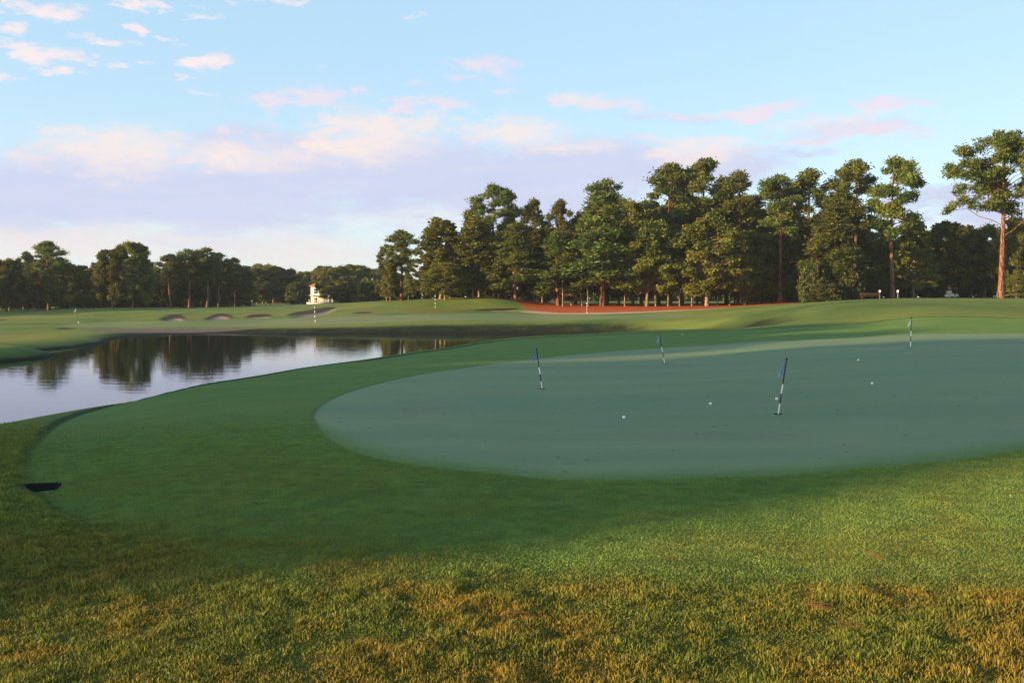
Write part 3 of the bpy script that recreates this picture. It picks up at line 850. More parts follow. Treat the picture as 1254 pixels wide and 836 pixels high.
# --- the lone pine, its boughs set out one by one
def lone_pine():
    D = 122.0; px0 = 1225; k = D / F
    x = (px0 - 627) / F * D; z = gz(x, D)
    H = ztop(160, D) - z
    rng = np.random.default_rng(77)
    L = [(1215,170,20,10),(1192,183,15,9),(1240,178,18,10),(1206,193,18,10),(1222,184,18,9),(1176,203,14,8),(1162,212,11,8),(1233,200,18,10),(1253,198,16,10),(1214,214,18,9),(1196,226,16,8),(1244,222,18,9),(1226,208,16,8),(1182,248,13,7),(1172,254,10,5),(1203,252,15,7),(1248,250,18,8),(1266,226,17,10),(1278,246,16,9),(1268,192,17,10),(1232,165,14,7),(1262,262,12,6),(1224,240,14,7),(1186,216,9,6),(1208,236,12,6),(1258,176,13,8),(1286,214,13,8),(1222,230,13,9),(1210,202,13,9),(1236,212,13,9),(1218,196,14,8),(1230,244,14,7),(1200,216,12,8),(1226,176,13,8),(1250,228,14,8),(1188,196,10,7),(1270,210,13,8)]
    cl = []
    for px, py, rx, rz in L:
        cx = (px - px0) * k; cz = ztop(py, D) - z
        cy = rng.normal(0, 1.0) * min(2.6, 4.5 - min(4, abs(cx)) * .6)
        for s in range(5):
            cl.append((cx + rng.normal(0, .42) * rx * k, cy + rng.normal(0, .9), cz + rng.normal(0, .42) * rz * k, rx * k * .62, rx * k * .62, rz * k * .74))
    t = thing('pine_tree', 'lone tall pine with a bare orange trunk on the lawn, apart from the wood', 'tree', (x, D, z))
    link('trunk', trunk_mesh('trunk', H, .37, cl[::4], rng, 0, True, 14, .26), M['bark'], t)
    link('crown', crown_mesh('crown', cl, 230, .14, rng, 1.6, .1), M['pine'], t)
lone_pine()
plant('slim', 0, 1244, 330, 150, 14, 'short tree just right of the lone pine, stout trunk showing')

# --- trees beyond the far green on the left
W2 = [
 ('pine',2,60,296,215,26,'tall flat-crowned pine rising over the trees at the far left bank'),
 ('pine',0,34,309,218,16,'pine with low side boughs beside the flat-crowned pine'),
 ('oak',0,8,318,205,26,'dark rounded tree at the far left end of the bank'),
 ('oak',1,48,330,206,28,'dark tree below the flat-crowned pine'),
 ('oak',2,92,324,222,26,'dark tree filling the gap before the two-lobed tree'),
 ('oak',3,138,306,200,24,'olive lit lobe of the paired trees behind the far mound'),
 ('oak',4,163,297,202,26,'dark taller tree paired with the olive tree behind the far mound'),
 ('pine',3,210,312,222,20,'olive-sided pine at the left of the row with lit trunks'),
 ('pine',1,232,306,225,22,'pine with a clear lit trunk in the row beyond the bunkers'),
 ('pine',4,254,304,226,24,'tallest broad pine of the row beyond the bunkers'),
 ('pine',2,268,310,228,20,'dense pine at the right shoulder of the row with lit trunks'),
 ('pine',0,288,316,228,12,'slim dark pine ending the row with lit trunks'),
 ('oak',1,205,340,228,20,'low tree beneath the row of pines with lit trunks'),
 ('oak',0,292,332,236,18,'dark tree right of the slim pine ending the row'),
 ('oak',2,414,327,296,26,'large olive oak beside the white house'),
 ('oak',1,330,326,296,22,'tree closing the low gap right of the row with lit trunks'),
 ('oak',4,350,329,300,20,'lower tree closing the low gap nearer the white house'),
 ('oak',0,312,328,290,20,'dark tree at the left of the low gap in the bank trees'),
 ('oak',3,436,325,305,24,'olive oak between the house oak and the round bush'),
 ('bush',1,457,344,232,13,'round clipped-looking bush left of the wood'),
 ('bush',0,424,350,240,18,'broad bush on the ridge below the olive oaks'),
 ('bush',1,364,346,285,14,'small olive tree-like bush left of the white house'),
]
for k, v, px, top, D, hw, lab in W2: plant(k, v, px, top, D, hw, lab)
for i in range(26):
    px = -60 + (300 + 60) * (i + .2 + .6 * rr.random()) / 26
    topline = np.interp(px, [-60, 0, 60, 100, 130, 190, 240, 300], [316, 318, 314, 326, 324, 318, 316, 324])
    plant(rr.choice(['oak', 'oak', 'slim']), rr.randrange(5), px, topline + rr.uniform(0, 10), rr.uniform(232, 262), None, 'dark tree in the shaded ranks beyond the left bank', 'trees in the ranks beyond the left bank')
for i in range(22):
    px = 290 + (500 - 290) * (i + .2 + .6 * rr.random()) / 22
    topline = np.interp(px, [290, 330, 380, 460, 500], [324, 327, 329, 328, 330])
    plant(rr.choice(['oak', 'oak', 'pine']), rr.randrange(5), px, topline + rr.uniform(-3, 8), rr.uniform(330, 390), None, 'hazy tree in the distant line behind the house', 'trees of the distant line')

# --- left bank belt carried on out of view, placed to shade the bank trees
for i in range(9):
    y_ = 166 + i * 7.0; x_ = -.615 * y_ - 9 - (i % 3) * 5
    plant(['oak', 'oak', 'slim'][i % 3], i, 0, None, y_, None, 'unseen tree of the left bank belt, set past the view to shade the bank trees', 'left bank belt past the edge of the view', x=x_)

# --- trees off to the left, whose long shadows lie across the lawn
def off(along, u): 
    n = np.array([SUN_H[1], -SUN_H[0]]); 
    return SUN_H * along + n * u
n_ = np.array([SUN_H[1], -SUN_H[0]])
for i, (al, u, h, w) in enumerate([(58, 10.2, 15.5, 4.0), (66, 10.4, 17, 4.2), (74, 10.3, 18.2, 4.2), (82, 10.6, 19.5, 4.4), (62, 14.2, 16.5, 4.6), (78, 14.5, 19, 5), (62, 18.0, 16.5, 4.6), (84, 17.2, 19.5, 5), (66, 27.4, 17, 5), (80, 29, 19, 5.2), (64, 33.5, 17.5, 5.2), (74, 39, 18.5, 5.4), (66, 45, 18, 5.6), (72, 51, 18, 5.5)]):
    p = SUN_H * al + np.array([-abs(n_[0]), abs(n_[1])]) * u
    nm, H, r, c, lm, bm_, nu, sz, el, fl = SPEC['oak'][i % 5]
    t = dup(MADE[('oak', i % 5)], (p[0], p[1], gz(p[0], p[1])), i * 1.3, (w / 5.2, w / 5.2, h / H), 'dense oak out of view to the side whose shadow lies over the green', 'oaks shading the green')
    t.name = 'oak_tree'

# ------------------------------------------------------------------ flags, balls and small things
def flag_cloth(h, w, seed):
    """limp hanging cloth: pleats that widen downwards; origin at the top of the hoist, hanging to -x"""
    rng = np.random.default_rng(seed); nu, nv = 13, 12
    V = []
    for j in range(nv):
        t = j / (nv - 1)
        for i in range(nu):
            s = i / (nu - 1)
            drop = h * t + .30 * h * s * (.35 + .65 * t) * (1 - .25 * math.sin(5 * s))
            out = w * s * (.10 + .90 * t ** .8) * (1 - .18 * s)
            fold = (.10 + .35 * t) * w * .55 * math.sin(s * 3.6 * PI + seed) * (.4 + .6 * s)
            V.append((-.006 - out, fold, -drop * .92))
    q = [(j * nu + i, j * nu + i + 1, (j + 1) * nu + i + 1, (j + 1) * nu + i) for j in range(nv - 1) for i in range(nu - 1)]
    return mesh_np('flag', V, q)

def stick(name, label, cat, group, base_pt, H, tilt, bands, r, mats, flag, cup=True, parts='pole'):
    """striped stick standing in its cup. bands: (length share, material index) from the bottom up. tilt: top offset in x, y"""
    t = thing(name, label, cat, base_pt, 0, group)
    top = np.array([tilt[0], tilt[1], math.sqrt(H * H - tilt[0] ** 2 - tilt[1] ** 2)])
    f = 0; V = []; Q = []; MI = []; n = 0; S = 10
    dirv = top / H; ref = np.array([0, 1, 0]); a = np.cross(dirv, ref); a /= np.linalg.norm(a); b = np.cross(dirv, a)
    for ln, mi in bands:
        for f0 in (f, f + ln):
            for k in range(S):
                an = k * 2 * PI / S
                V.append(top * f0 + r * (math.cos(an) * a + math.sin(an) * b))
        Q += [(n + k, n + (k + 1) % S, n + S + (k + 1) % S, n + S + k) for k in range(S)]; MI += [mi] * S
        n += 2 * S; f += ln
    me = mesh_np('pole', V, Q)
    for mm in mats: me.materials.append(mm)
    me.polygons.foreach_set('material_index', np.array(MI, np.int32))
    link('pole', me, None, t)
    kb = MB(); kb.tube([top * .985, top * 1.0, top * 1.012, top * 1.018], [r * 1.05, r * 1.7, r * 1.6, r * .5], 10)
    kb.build('finial', M['black'], t)
    if flag:
        hh, ww, mat, seed, rz = flag
        fo = link('flag', flag_cloth(hh, ww, seed), mat, t, tuple(top * .955)); fo.rotation_euler = (0, math.atan2(tilt[0], H) * .4, rz)
    if cup:
        cb = MB(); S2 = 20; R_ = .054
        ring = [(math.cos(i * 2 * PI / S2), math.sin(i * 2 * PI / S2)) for i in range(S2)]
        v = [(x * R_, y * R_, .004) for x, y in ring] + [(x * R_ * .86, y * R_ * .86, .008) for x, y in ring] + [(x * R_ * .82, y * R_ * .82, .003) for x, y in ring] + [(0, 0, .003)]
        q = [(i, (i + 1) % S2, S2 + (i + 1) % S2, S2 + i) for i in range(S2)] + [(S2 + i, S2 + (i + 1) % S2, 2 * S2 + (i + 1) % S2, 2 * S2 + i) for i in range(S2)]
        tr = [(2 * S2 + i, 2 * S2 + (i + 1) % S2, 3 * S2) for i in range(S2)]
        cb.add(v, q, tr); cb.build('cup', M['hole'], t)  # flat black disc on the turf, painting the shaded hollow of the hole
    return t

PB = [(.19, 0), (.18, 1), (.17, 0), (.46, 1)]       # white, black, white, black up to the top
for (bx, by, tx, ty, mat, seed, rz, lab) in [
    (664, 476, 657, 427, 'flagblue', 1, .2, 'practice green flag of dark blue cloth leaning left, nearest the pond'),
    (814, 445, 807, 407, 'flagblue', 4, .9, 'practice green flag leaning left at the far side, its cloth split in two folds'),
    (953, 507, 963, 439, 'flagblue', 2, -.2, 'practice green flag nearest the camera, leaning right beside a ball'),
    (1115, 425, 1116, 388, 'flagpale', 3, .1, 'practice green flag with pale cloth standing upright near the rise')]:
    x, y = hit(bx, by, ground_z); z = gz(x, y)
    # true height and sideways lean
    H = (by - ty) / F * y * 1.0; dx = (tx - bx) / F * y
    H = math.hypot(H, dx)
    stick('putting_flag', lab, 'flag', 'flags on the practice green', (x, y, z), H, (dx, 0.02), PB, .0095, [M['white'], M['black']],
          (H * .235, .11, M[mat], seed, rz))

BB = [(.125, 0), (.125, 1)] * 4
FG = 'flagsticks on the far greens'
def far_flag(px, py, D, H, lab, flag, tilt=(0, 0), bands=BB):
    x = (px - 627) / F * D
    stick('flagstick', lab, 'flagstick', FG, (x, D, gz(x, D)), H, tilt, bands, .032, [M['white'], M['black']], flag, False)
far_flag(386, 396, 122, 2.3, 'striped flagstick at the near edge of the far green above the pond', (.42, .14, M['flagred'], 2, .4), (-.08, 0))
far_flag(533, 378, 155, 2.3, 'black and white flagstick before the dark hollow of the hill', None)
far_flag(719, 391, 138, 1.6, 'short striped flagstick in front of the straw bed', (.2, .12, M['flagpale'], 1, 0), (-.1, 0))
far_flag(96, 396, 131, 2.2, 'flagstick with a limp white flag by the left bank', (.55, .32, M['flagpale'], 3, .3), (-.28, 0), [(.12, 0), (.88, 1)])
far_flag(309, 372, 195, 1.5, 'distant flagstick on the ridge under the dark trees', (.35, .25, M['flagpale'], 5, .2))

def ball_mesh():
    import bmesh
    bm = bmesh.new(); bmesh.ops.create_icosphere(bm, subdivisions=5, radius=.02135)
    n = 260; k = np.arange(n) + .5
    ph = np.arccos(1 - 2 * k / n); th = PI * (1 + 5 ** .5) * k
    dc = np.stack([np.cos(th) * np.sin(ph), np.sin(th) * np.sin(ph), np.cos(ph)], 1)
    co = np.array([v.co[:] for v in bm.verts]); nn = co / np.linalg.norm(co, axis=1)[:, None]
    ang = np.arccos(np.clip((nn @ dc.T).max(1), -1, 1))
    dep = .00045 * np.clip(1 - (ang / .085) ** 2, 0, 1)
    for v, d in zip(bm.verts, dep): v.co *= 1 - d / .02135
    for f in bm.faces: f.smooth = True
    me = bpy.data.meshes.new('golf_ball'); bm.to_mesh(me); bm.free(); me.materials.append(M['ball']); return me
BM = ball_mesh()
for px, py, lab in [(764, 513, 'white golf ball lying alone nearest the camera on the green'),
                    (870, 496, 'white golf ball midway between the lone near ball and the leaning flag'),
                    (951, 490, 'white golf ball just behind the pole of the nearest flag'),
                    (1068, 471, 'white golf ball to the right of the nearest flag'),
                    (1051, 442, 'white golf ball farther back on the green, short of the pale flag'),
                    (836, 410, 'white golf ball on the collar beyond the green')]:
    x, y = hit(px, py, ground_z)
    o = link('golf_ball', BM, None, None, (x, y, gz(x, y) + .0225)); o.rotation_euler = (px, py, 1)
    tag(o, lab, 'golf ball', 'golf balls on the practice green')

# dark sunken drain in the turf at the left
def drain():
    x, y = hit(47, 598, ground_z); z = gz(x, y) + .002
    t = thing('drain_cover', 'dark rectangular drain cover set in the turf at the collar edge', 'drain', (x, y, z), .30)
    w, l = .31, .25; f = MB()
    for s in (-1, 1):
        f.box((s * w / 2, 0, .003), (.022, l + .022, .02)); f.box((0, s * l / 2, .003), (w - .024, .022, .019))
    f.build('rim', M['hole'], t, bevel=.003)
    g = MB(); g.box((0, 0, -.004), (w - .02, l - .02, .012))
    for i in range(9): g.box((0, -l / 2 + .035 + i * .036, .006), (w - .05, .012, .008))
    g.build('lid', M['hole'], t, bevel=.002)
drain()

# dead leaf and fallen needle bunches
def leaf(px, py, size, rz, lab):
    x, y = hit(px, py, ground_z)
    nu, nv = 9, 5; V = []
    for i in range(nu):
        s = i / (nu - 1); wd = math.sin(PI * s ** .8) * .5 + .02
        for j in range(nv):
            q = j / (nv - 1) - .5
            V.append(((s - .5) * size, q * wd * size, size * (.10 + .35 * q * q + .18 * math.sin(s * 5))))
    Q = [(i * nv + j, (i + 1) * nv + j, (i + 1) * nv + j + 1, i * nv + j + 1) for i in range(nu - 1) for j in range(nv - 1)]
    o = link('fallen_leaf', mesh_np('fallen_leaf', V, Q), M['leaf'], None, (x, y, gz(x, y) + .012)); o.rotation_euler = (0, 0, rz)
    tag(o, lab, 'leaf')
leaf(747, 664, .055, .1, 'dark curled leaf lying on the collar grass near the shadow edge')
leaf(852, 533, .045, .5, 'small dark leaf on the putting green')

def needle_bunch(px, py, L, rz, n, lab):
    x, y = hit(px, py, ground_z); rng = np.random.default_rng(int(px))
    mb = MB()
    for i in range(n):
        a = rz + rng.normal(0, .16); p0 = np.array([rng.normal(0, .012), rng.normal(0, .02), .010 + .014 * rng.random()])
        d = np.array([math.cos(a), math.sin(a), 0]) * L * (.6 + .4 * rng.random())
        p = [p0 + d * (t - .5) + np.array([0, 0, .010 * math.sin(t * 3 + i)]) for t in np.linspace(0, 1, 5)]
        mb.tube(p, [.0012, .0012, .0011, .0010, .0006], 4, False)
    o = mb.build('pine_needles', M['needle'], None, (x, y, gz(x, y) + .014))
    tag(o, lab, 'pine needles', 'fallen pine needle bunches')
needle_bunch(1003, 749, .16, -.35, 9, 'thick bunch of red-brown pine needles where the rough begins, right of centre')
needle_bunch(634, 758, .15, -.05, 5, 'straight pair of brown pine needles lying level near the middle of the rough')
needle_bunch(1072, 686, .15, -.7, 5, 'slanting brown pine needles on the lit short grass')
needle_bunch(1045, 772, .15, -.1, 6, 'brown pine needles half sunk in the rough below the thick bunch')
needle_bunch(395, 812, .14, .5, 5, 'brown pine needles lying at the lower edge left of centre')
needle_bunch(822, 690, .09, .2, 4, 'short tuft of dead needles on the short grass right of the dark leaf')

# white marker on the dark bank
def marker(px, py, D, h, lab):
    x = (px - 627) / F * D; z = gz(x, D)
    t = thing('marker_stake', lab, 'marker', (x, D, z))
    p = MB(); p.box((0, 0, h * .5), (.05, .05, h)); p.build('post', M['white'], t, bevel=.006)
    s = MB(); s.add([(-.10, -.03, h * .55), (.08, -.03, h * .55), (0.02, -.03, h * 1.05), (-.10, .0, h * .55), (.08, .0, h * .55), (0.02, .0, h * 1.05)], [(0, 1, 4, 3), (1, 2, 5, 4), (2, 0, 3, 5)], [(0, 2, 1), (3, 4, 5)])
    s.build('plate', M['white'], t)
marker(873, 398, 76, .36, 'small white marker stake standing on the dark grassy bank')

# white house glimpsed beside the oak
def house():
    D = 318.0; s = D / F
    x = (382 - 627) * s; z = gz(x, D) - .1
    top = ztop(344, D) - z
    t = thing('house', 'white two-storey house with red-brown roof behind the far oak', 'house', (x, D, z))
    wh = top * .80; W_ = 9.0; xo = 4.2
    b = MB(); b.box((xo, 3.5, wh / 2), (W_, 7, wh)); 
    b.build('wall', M['siding'], t, smooth=False)
    # hip roof with eaves
    r = MB(); e = .5; zx = wh - .02
    a0, a1 = xo - W_ / 2 - e, xo + W_ / 2 + e; y0, y1 = -e, 7 + e
    r.add([(a0, y0, zx), (a1, y0, zx), (a1, y1, zx), (a0, y1, zx), (a0 + 2.6, 3.5, top), (a1 - 2.6, 3.5, top), (a0, y0, zx - .22), (a1, y0, zx - .22), (a1, y1, zx - .22), (a0, y1, zx - .22)],
          [(0, 1, 5, 4), (2, 3, 4, 5), (6, 7, 1, 0), (7, 8, 2, 1), (8, 9, 3, 2), (9, 6, 0, 3), (9, 8, 7, 6)], [(1, 2, 5), (3, 0, 4)])
    ro = r.build('roof', M['roof'], t, smooth=False)
    c = MB(); c.box((xo + 2.0, 3.2, top + .35), (.8, .8, 1.6)); c.box((xo + 2.0, 3.2, top + 1.2), (1.0, 1.0, .18)); c.build('chimney', M['siding'], ro, smooth=False)
    for i in range(3):
        for zz in (wh * .22, wh * .72):
            wx = xo - 3 + i * 3
            f = MB(); f.box((wx, -.04, zz), (1.25, .10, 1.75)); fo = f.build('window', M['white'], t, smooth=False)
            g = MB()
            for sx in (-1, 1):
                for sz in (-1, 1): g.box((wx + sx * .28, -.10, zz + sz * .40), (.48, .03, .70))
            g.build('pane', M['glass'], fo, smooth=False)
    p = MB(); py = -2.2
    p.box((xo - 1.8, py + 1.0, .32), (7.4, 2.2, .64)); p.box((xo - 1.8, py + 1.05, 3.0), (7.4, 2.3, .18)); p.build('porch', M['siding'], t, smooth=False)
    for i in range(5):
        q = MB(); q.box((xo - 5.3 + i * 1.75, py + .05, 1.78), (.18, .18, 2.26)); q.build('post', M['white'], t, smooth=False)
    rl = MB()
    for i in range(4):
        cx = xo - 5.3 + (i + .5) * 1.75
        rl.box((cx, py + .05, 1.5), (1.56, .08, .09)); rl.box((cx, py + .05, .85), (1.56, .07, .07))
        for k in range(7): rl.box((cx - .66 + k * .22, py + .05, 1.17), (.05, .05, .56))
    rl.build('railing', M['white'], t, smooth=False)
house()

# lantern posts, bench, cart and rail at the back of the right-hand lawn
def lantern(px, D, lab):
    x = (px - 627) / F * D; z = gz(x, D)
    t = thing('post_sign', lab, 'post', (x, D, z), 0, 'posts at the edge of the far lawn')
    h = ztop(357, D) - z
    p = MB(); p.tube([(0, 0, -.1), (0, 0, h - .15)], [.05, .045], 8); p.build('post', M['metal'], t)
    g = MB(); g.tube([(0, 0, h - .16), (0, 0, h - .1), (0, 0, h + .06), (0, 0, h + .20), (0, 0, h + .24)], [.06, .14, .17, .13, .03], 12); g.build('head', M['white'], t)
lantern(1077, 150, 'post with a round white head left of its fellow, beside the low bench')
lantern(1099, 146, 'post with a round white head at the right end of the low bench')
def bench():
    D = 147.; x = (1066 - 627) / F * D; z = gz(x, D)
    t = thing('park_bench', 'low wooden bench at the edge of the lawn under the tall pines', 'bench', (x, D, z), .05)
    s = MB(); [s.box((0, -.2 + i * .13, .46), (3.2, .11, .045)) for i in range(4)]; s.build('seat', M['wood'], t, bevel=.005)
    b = MB(); [b.box((0, .27, .62 + i * .15), (3.2, .04, .11)) for i in range(3)]; b.build('backrest', M['wood'], t, bevel=.005)
    for sx in (-1.35, 1.35):
        l = MB(); l.box((sx, -.15, .21), (.08, .08, .45)); l.box((sx, .22, .45), (.08, .08, .93)); l.build('leg', M['wood'], t, bevel=.005)
bench()
def cart():
    D = 178.; x = (1165 - 627) / F * D; z = gz(x, D)
    t = thing('golf_cart', 'pale golf cart with an orange canopy parked under the trees', 'golf cart', (x, D, z), .5)
    b = MB()
    pr = [(-1.15, .32), (-1.15, .75), (-.35, .78), (-.3, .45), (.35, .42), (.55, .85), (.95, .80), (1.15, .55), (1.15, .32)]
    n = len(pr); v = [(a, -.58, c) for a, c in pr] + [(a, .58, c) for a, c in pr]
    q = [(i, (i + 1) % n, n + (i + 1) % n, n + i) for i in range(n)]
    tr = [(0, 1, 2), (0, 2, 3), (0, 3, 4), (0, 4, 8), (4, 5, 6), (4, 6, 7), (4, 7, 8)]
    b.add(v, q, tr + [(n + c, n + b_, n + a) for a, b_, c in tr]); b.build('body', M['cart'], t, smooth=False, bevel=.03)
    s = MB(); s.box((-.45, 0, .88), (.55, 1.05, .16)); s.box((-.74, 0, 1.15), (.14, 1.05, .5)); s.build('seat', M['cart'], t, bevel=.04)
    c = MB(); c.box((-.05, 0, 1.88), (1.9, 1.2, .08)); c.build('canopy', M['orange'], t, bevel=.03)
    for a, y in ((-.95, -.52), (-.95, .52), (.72, -.52), (.72, .52)):
        p = MB(); p.tube([(a, y, .75), (a * .95, y, 1.85)], .025, 6); p.build('post', M['metal'], t)
    for a in (-.75, .8):
        for y in (-.55, .55):
            w = MB(); w.tube([(a, y - .1, .24), (a, y - .07, .24), (a, y + .07, .24), (a, y + .1, .24)], [.2, .24, .24, .2], 16); w.build('wheel', M['tyre'], t)
cart()
def rail():
    D = 176.; xa = (905 - 627) / F * D; xb = (975 - 627) / F * D
    t = thing('rail_fence', 'low grey rail fence seen between the trunks past the straw bed', 'fence', (xa, D, gz(xa, D)))
    r = MB(); n = 8
    zs = [gz(xa + (xb - xa) * i / (n - 1), D) - gz(xa, D) for i in range(n)]
    for h in (.45, .85): r.tube([((xb - xa) * i / (n - 1), 0, zs[i] + h) for i in range(n)], .05, 6)
    r.build('rail', M['wood'], t)
    for i in range(n):
        p = MB(); p.box(((xb - xa) * i / (n - 1), .08, zs[i] + .45), (.12, .12, 1.1)); p.build('post', M['wood'], t, bevel=.01)
rail()

# ------------------------------------------------------------------ sky, sun, camera
def build_world():
    w = bpy.data.worlds.new('World'); scene.world = w; w.use_nodes = True
    w.node_tree.nodes.clear(); t = NT(w.node_tree)
    out = t.new('ShaderNodeOutputWorld'); bg = t.new('ShaderNodeBackground')
    sky = t.new('ShaderNodeTexSky'); sky.sky_type = 'NISHITA'; sky.sun_disc = False
    sky.sun_elevation = SUN_EL; sky.sun_rotation = math.atan2(SUN_H[0], SUN_H[1])
    sky.altitude = 20; sky.air_density = 1.0; sky.dust_density = 0.6; sky.ozone_density = 1.5
    d = t.new('ShaderNodeTexCoord').outputs['Generated']
    sp = t.new('ShaderNodeSeparateXYZ'); t.l.new(d, sp.inputs[0])
    az = t.math('MULTIPLY', t.math('ARCTAN2', sp.outputs[0], sp.outputs[1]), 1.0)
    el = t.math('ARCSINE', sp.outputs[2])
    cv = t.new('ShaderNodeCombineXYZ'); t.l.new(az, cv.inputs[0]); t.l.new(el, cv.inputs[1])
    uv = cv.outputs[0]
    st = t.new('ShaderNodeMapping'); t.put(st.inputs['Vector'], uv); st.inputs['Scale'].default_value = (1, 2.6, 1)
    n_big = t.noise(st.outputs[0], 7, 6, .62, .3)
    n_mid = t.noise(st.outputs[0], 22, 6, .62, .4)
    st2 = t.new('ShaderNodeMapping'); t.put(st2.inputs['Vector'], uv); st2.inputs['Scale'].default_value = (1, 9, 1); st2.inputs['Rotation'].default_value = (0, 0, .03)
    n_str = t.noise(st2.outputs[0], 8, 5, .6, .2)
    # warp so that patches have ragged outlines
    wx = t.math('MULTIPLY', t.math('SUBTRACT', n_mid, .5), .14); wy = t.math('MULTIPLY', t.math('SUBTRACT', n_big, .5), .055)
    cw = t.new('ShaderNodeCombineXYZ'); t.put(cw.inputs[0], wx); t.put(cw.inputs[1], wy)
    uvw = t.vmath('ADD', uv, cw.outputs[0])
    def blob(px, py, rx, ry, amp=1.0):
        a = math.atan((px - 627) / F); e = math.atan((418 - py) / F) - TH
        e *= math.cos(a)
        v = t.vmath('SUBTRACT', uvw, (a, e, 0)); v = t.vmath('MULTIPLY', v, (F / rx, F / ry, 0))
        l = t.vmath('LENGTH', v)
        return t.step(l, 1.5, 0.15, 0, amp)
    def group(lst):
        s = None
        for b in lst:
            k = blob(*b); s = k if s is None else t.math('MAXIMUM', s, k)
        return s
    n_fin = t.noise(st.outputs[0], 60, 5, .65, .3)
    ragged = t.math('ADD', t.math('ADD', t.math('MULTIPLY', n_big, .55), t.math('MULTIPLY', n_mid, 1.05)), t.math('MULTIPLY', t.math('SUBTRACT', n_fin, .5), .8))
    def cover(m, lo, hi): return t.step(t.math('ADD', m, t.math('SUBTRACT', ragged, .78)), lo, hi)
    puffs = group([(100,20,30,8,.7),(225,95,14,5,.8),(120,50,40,6,.7),(180,75,22,5,.7),(262,116,16,5,.6),(40,100,14,5,.7),(515,12,18,6,.6),(235,12,16,7,.7),(55,66,52,15),(15,35,32,13),(265,72,32,15),(60,10,60,14),(178,6,20,12),(168,37,20,11),(85,92,26,7),(122,76,18,8),(205,50,16,6,.8),(330,3,60,8,.8),(150,56,26,6,.8),(255,20,25,7,.7),(370,3,30,8,.8)])
    mids = group([(500,132,36,8,.8),(610,110,20,6,.7),(385,90,20,6,.6),(680,126,22,8,.8),(745,130,60,10,.8),(820,138,40,8,.7),(935,133,70,8,.85),(1070,135,60,9,.85),(1110,132,30,7,.7),(1060,160,90,9,.8),(990,168,50,8,.7),(375,116,64,15,.95),(605,84,50,14,.75),(445,108,24,9,.7),(515,98,30,8,.5),(545,128,34,12,.9),(290,158,26,8,.7)])
    cream = group([(140,185,120,34,.75),(330,190,120,26,.7),(450,165,120,40,.75),(630,165,90,26,.7),(850,182,90,22,.8),(1010,150,110,14,.5),(400,150,40,16,.8),(470,150,60,14,.9),(200,170,60,12,.7),(90,160,50,12,.7),(620,150,50,14,.8),(690,178,50,12,.7),(880,172,40,12,.8),(350,185,60,16,.7),(150,180,100,30,.9),(30,192,60,14,.7),(300,196,95,26,.85),(445,165,90,36,1.0),(520,150,50,16,.8),(640,160,62,22,.8),(720,128,46,14,.8),(850,180,70,18,.95),(910,133,70,9,.6),(1070,140,66,14,.6),(1060,165,90,10,.55),(730,180,60,16,.6),(585,170,40,14,.6)])
    lav = group([(180,292,320,26,.6),(420,250,260,40,.8),(150,240,420,58,1.0),(480,215,300,55,1.0),(700,205,190,42,1.0),(850,205,150,32,.9),(1040,160,110,16,.55),(1190,252,110,34,.9),(330,180,160,30,.75),(640,240,200,50,1.0),(800,140,120,10,.5),(960,190,100,14,.6)])
    low = group([(60,305,190,30,1.0),(350,306,150,22,.85),(190,296,150,14,.8)])
    wisp = group([(330,282,170,13,.9),(520,268,80,12,.9),(430,290,120,8,.7),(190,285,60,6,.6)])
    c = sky.outputs[0]
    k = t.new('ShaderNodeVectorMath', operation='SCALE'); t.l.new(c, k.inputs[0]); k.inputs['Scale'].default_value = 1.0
    c = k.outputs[0]
    G = CLOUDGAIN
    def colr(r, g, b):
        l = lin(r, g, b); return (l[0] * G, l[1] * G, l[2] * G, 1)
    clear = t.mix(t.step(sp.outputs[2], .0, .28), colr(206, 229, 248), colr(186, 223, 249))
    front = t.step(sp.outputs[1], -.2, .5, 0, .75)
    c = t.mix(front, c, clear)
    c = t.mix(t.math('MULTIPLY', cover(lav, .20, .9), .95), c, t.mix(n_str, colr(198, 210, 243), colr(220, 222, 243)))
    c = t.mix(t.math('MULTIPLY', cover(low, .25, 1.0), .7), c, t.mix(n_str, colr(236, 226, 232), colr(253, 240, 228)))
    c = t.mix(t.math('MULTIPLY', t.math('MULTIPLY', wisp, t.step(n_str, .35, .65)), .8), c, colr(244, 240, 238))
    c = t.mix(t.math('MULTIPLY', cover(cream, .20, 1.15), .95), c, t.mix(n_mid, colr(248, 230, 234), colr(255, 242, 232)))
    c = t.mix(t.math('MULTIPLY', cover(mids, .24, 1.05), .85), c, colr(244, 228, 240))
    c = t.mix(t.math('MULTIPLY', cover(puffs, .36, 1.05), .95), c, t.mix(n_mid, colr(246, 232, 241), colr(255, 243, 240)))
    t.l.new(c, bg.inputs['Color']); bg.inputs['Strength'].default_value = SKYSTR
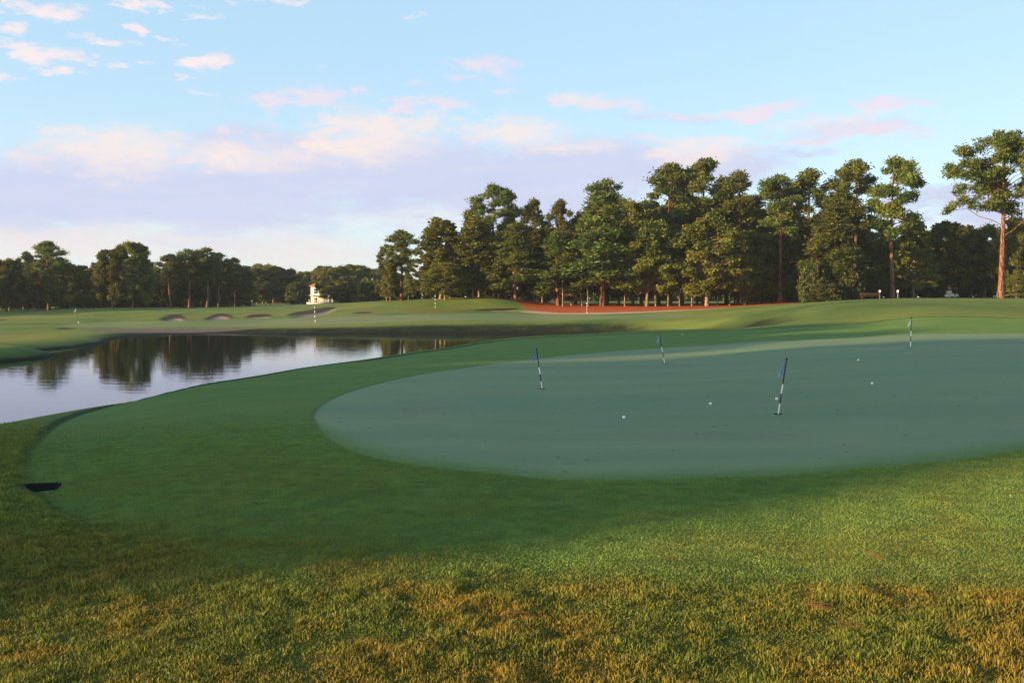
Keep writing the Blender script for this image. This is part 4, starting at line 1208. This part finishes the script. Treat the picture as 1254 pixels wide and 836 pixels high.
    t.l.new(bg.outputs[0], out.inputs[0])

EXPO = 1.9
def build_haze():
    mb = MB(); mb.box((0, 0, 15), (5200, 5200, 44))
    m, t, out = material('morning_haze')
    v = t.new('ShaderNodeVolumePrincipled'); v.inputs['Color'].default_value = (.80, .88, 1, 1); v.inputs['Density'].default_value = HAZE; v.inputs['Anisotropy'].default_value = .2
    t.l.new(v.outputs[0], out.inputs['Volume'])
    o = mb.build('haze', m, smooth=False); tag(o, 'thin morning haze over the whole course', 'haze', kind='stuff')
HAZE = .00013
build_haze()
SKYSTR = .10
SKYTINT = (1, 1, 1, 1)
CLOUDGAIN = 1 / (SKYSTR * 2 ** EXPO)
build_world()
scene.world.cycles.sampling_method = 'MANUAL'; scene.world.cycles.sample_map_resolution = 512

sun = bpy.data.lights.new('Sun', 'SUN'); sun.energy = 3.4; sun.angle = math.radians(.6); sun.color = (1.0, .66, .34)
so = bpy.data.objects.new('Sun', sun); COL.objects.link(so)
sd = Vector((SUN_H[0] * math.cos(SUN_EL), SUN_H[1] * math.cos(SUN_EL), math.sin(SUN_EL)))
so.rotation_euler = sd.to_track_quat('Z', 'Y').to_euler(); so.location = (-30, -20, 40)

cam = bpy.data.cameras.new('Camera'); co = bpy.data.objects.new('Camera', cam); COL.objects.link(co)
cam.sensor_fit = 'HORIZONTAL'; cam.sensor_width = 36; cam.lens = 36 * F / 1254
cam.clip_start = .1; cam.clip_end = 6000
co.location = (0, 0, CAMZ); co.rotation_euler = (PI / 2 - TH, 0, 0)
scene.camera = co

vs = scene.view_settings
scene.display_settings.display_device = 'sRGB'
vs.view_transform = 'Standard'; vs.look = 'None'; vs.exposure = EXPO; vs.gamma = 1.0; vs.use_curve_mapping = False
cy = scene.cycles
cy.max_bounces = 5; cy.diffuse_bounces = 2; cy.glossy_bounces = 3; cy.transmission_bounces = 3; cy.transparent_max_bounces = 4
cy.use_denoising = True
try: cy.denoiser = 'OPENIMAGEDENOISE'
except Exception: pass
cy.sample_clamp_indirect = 4
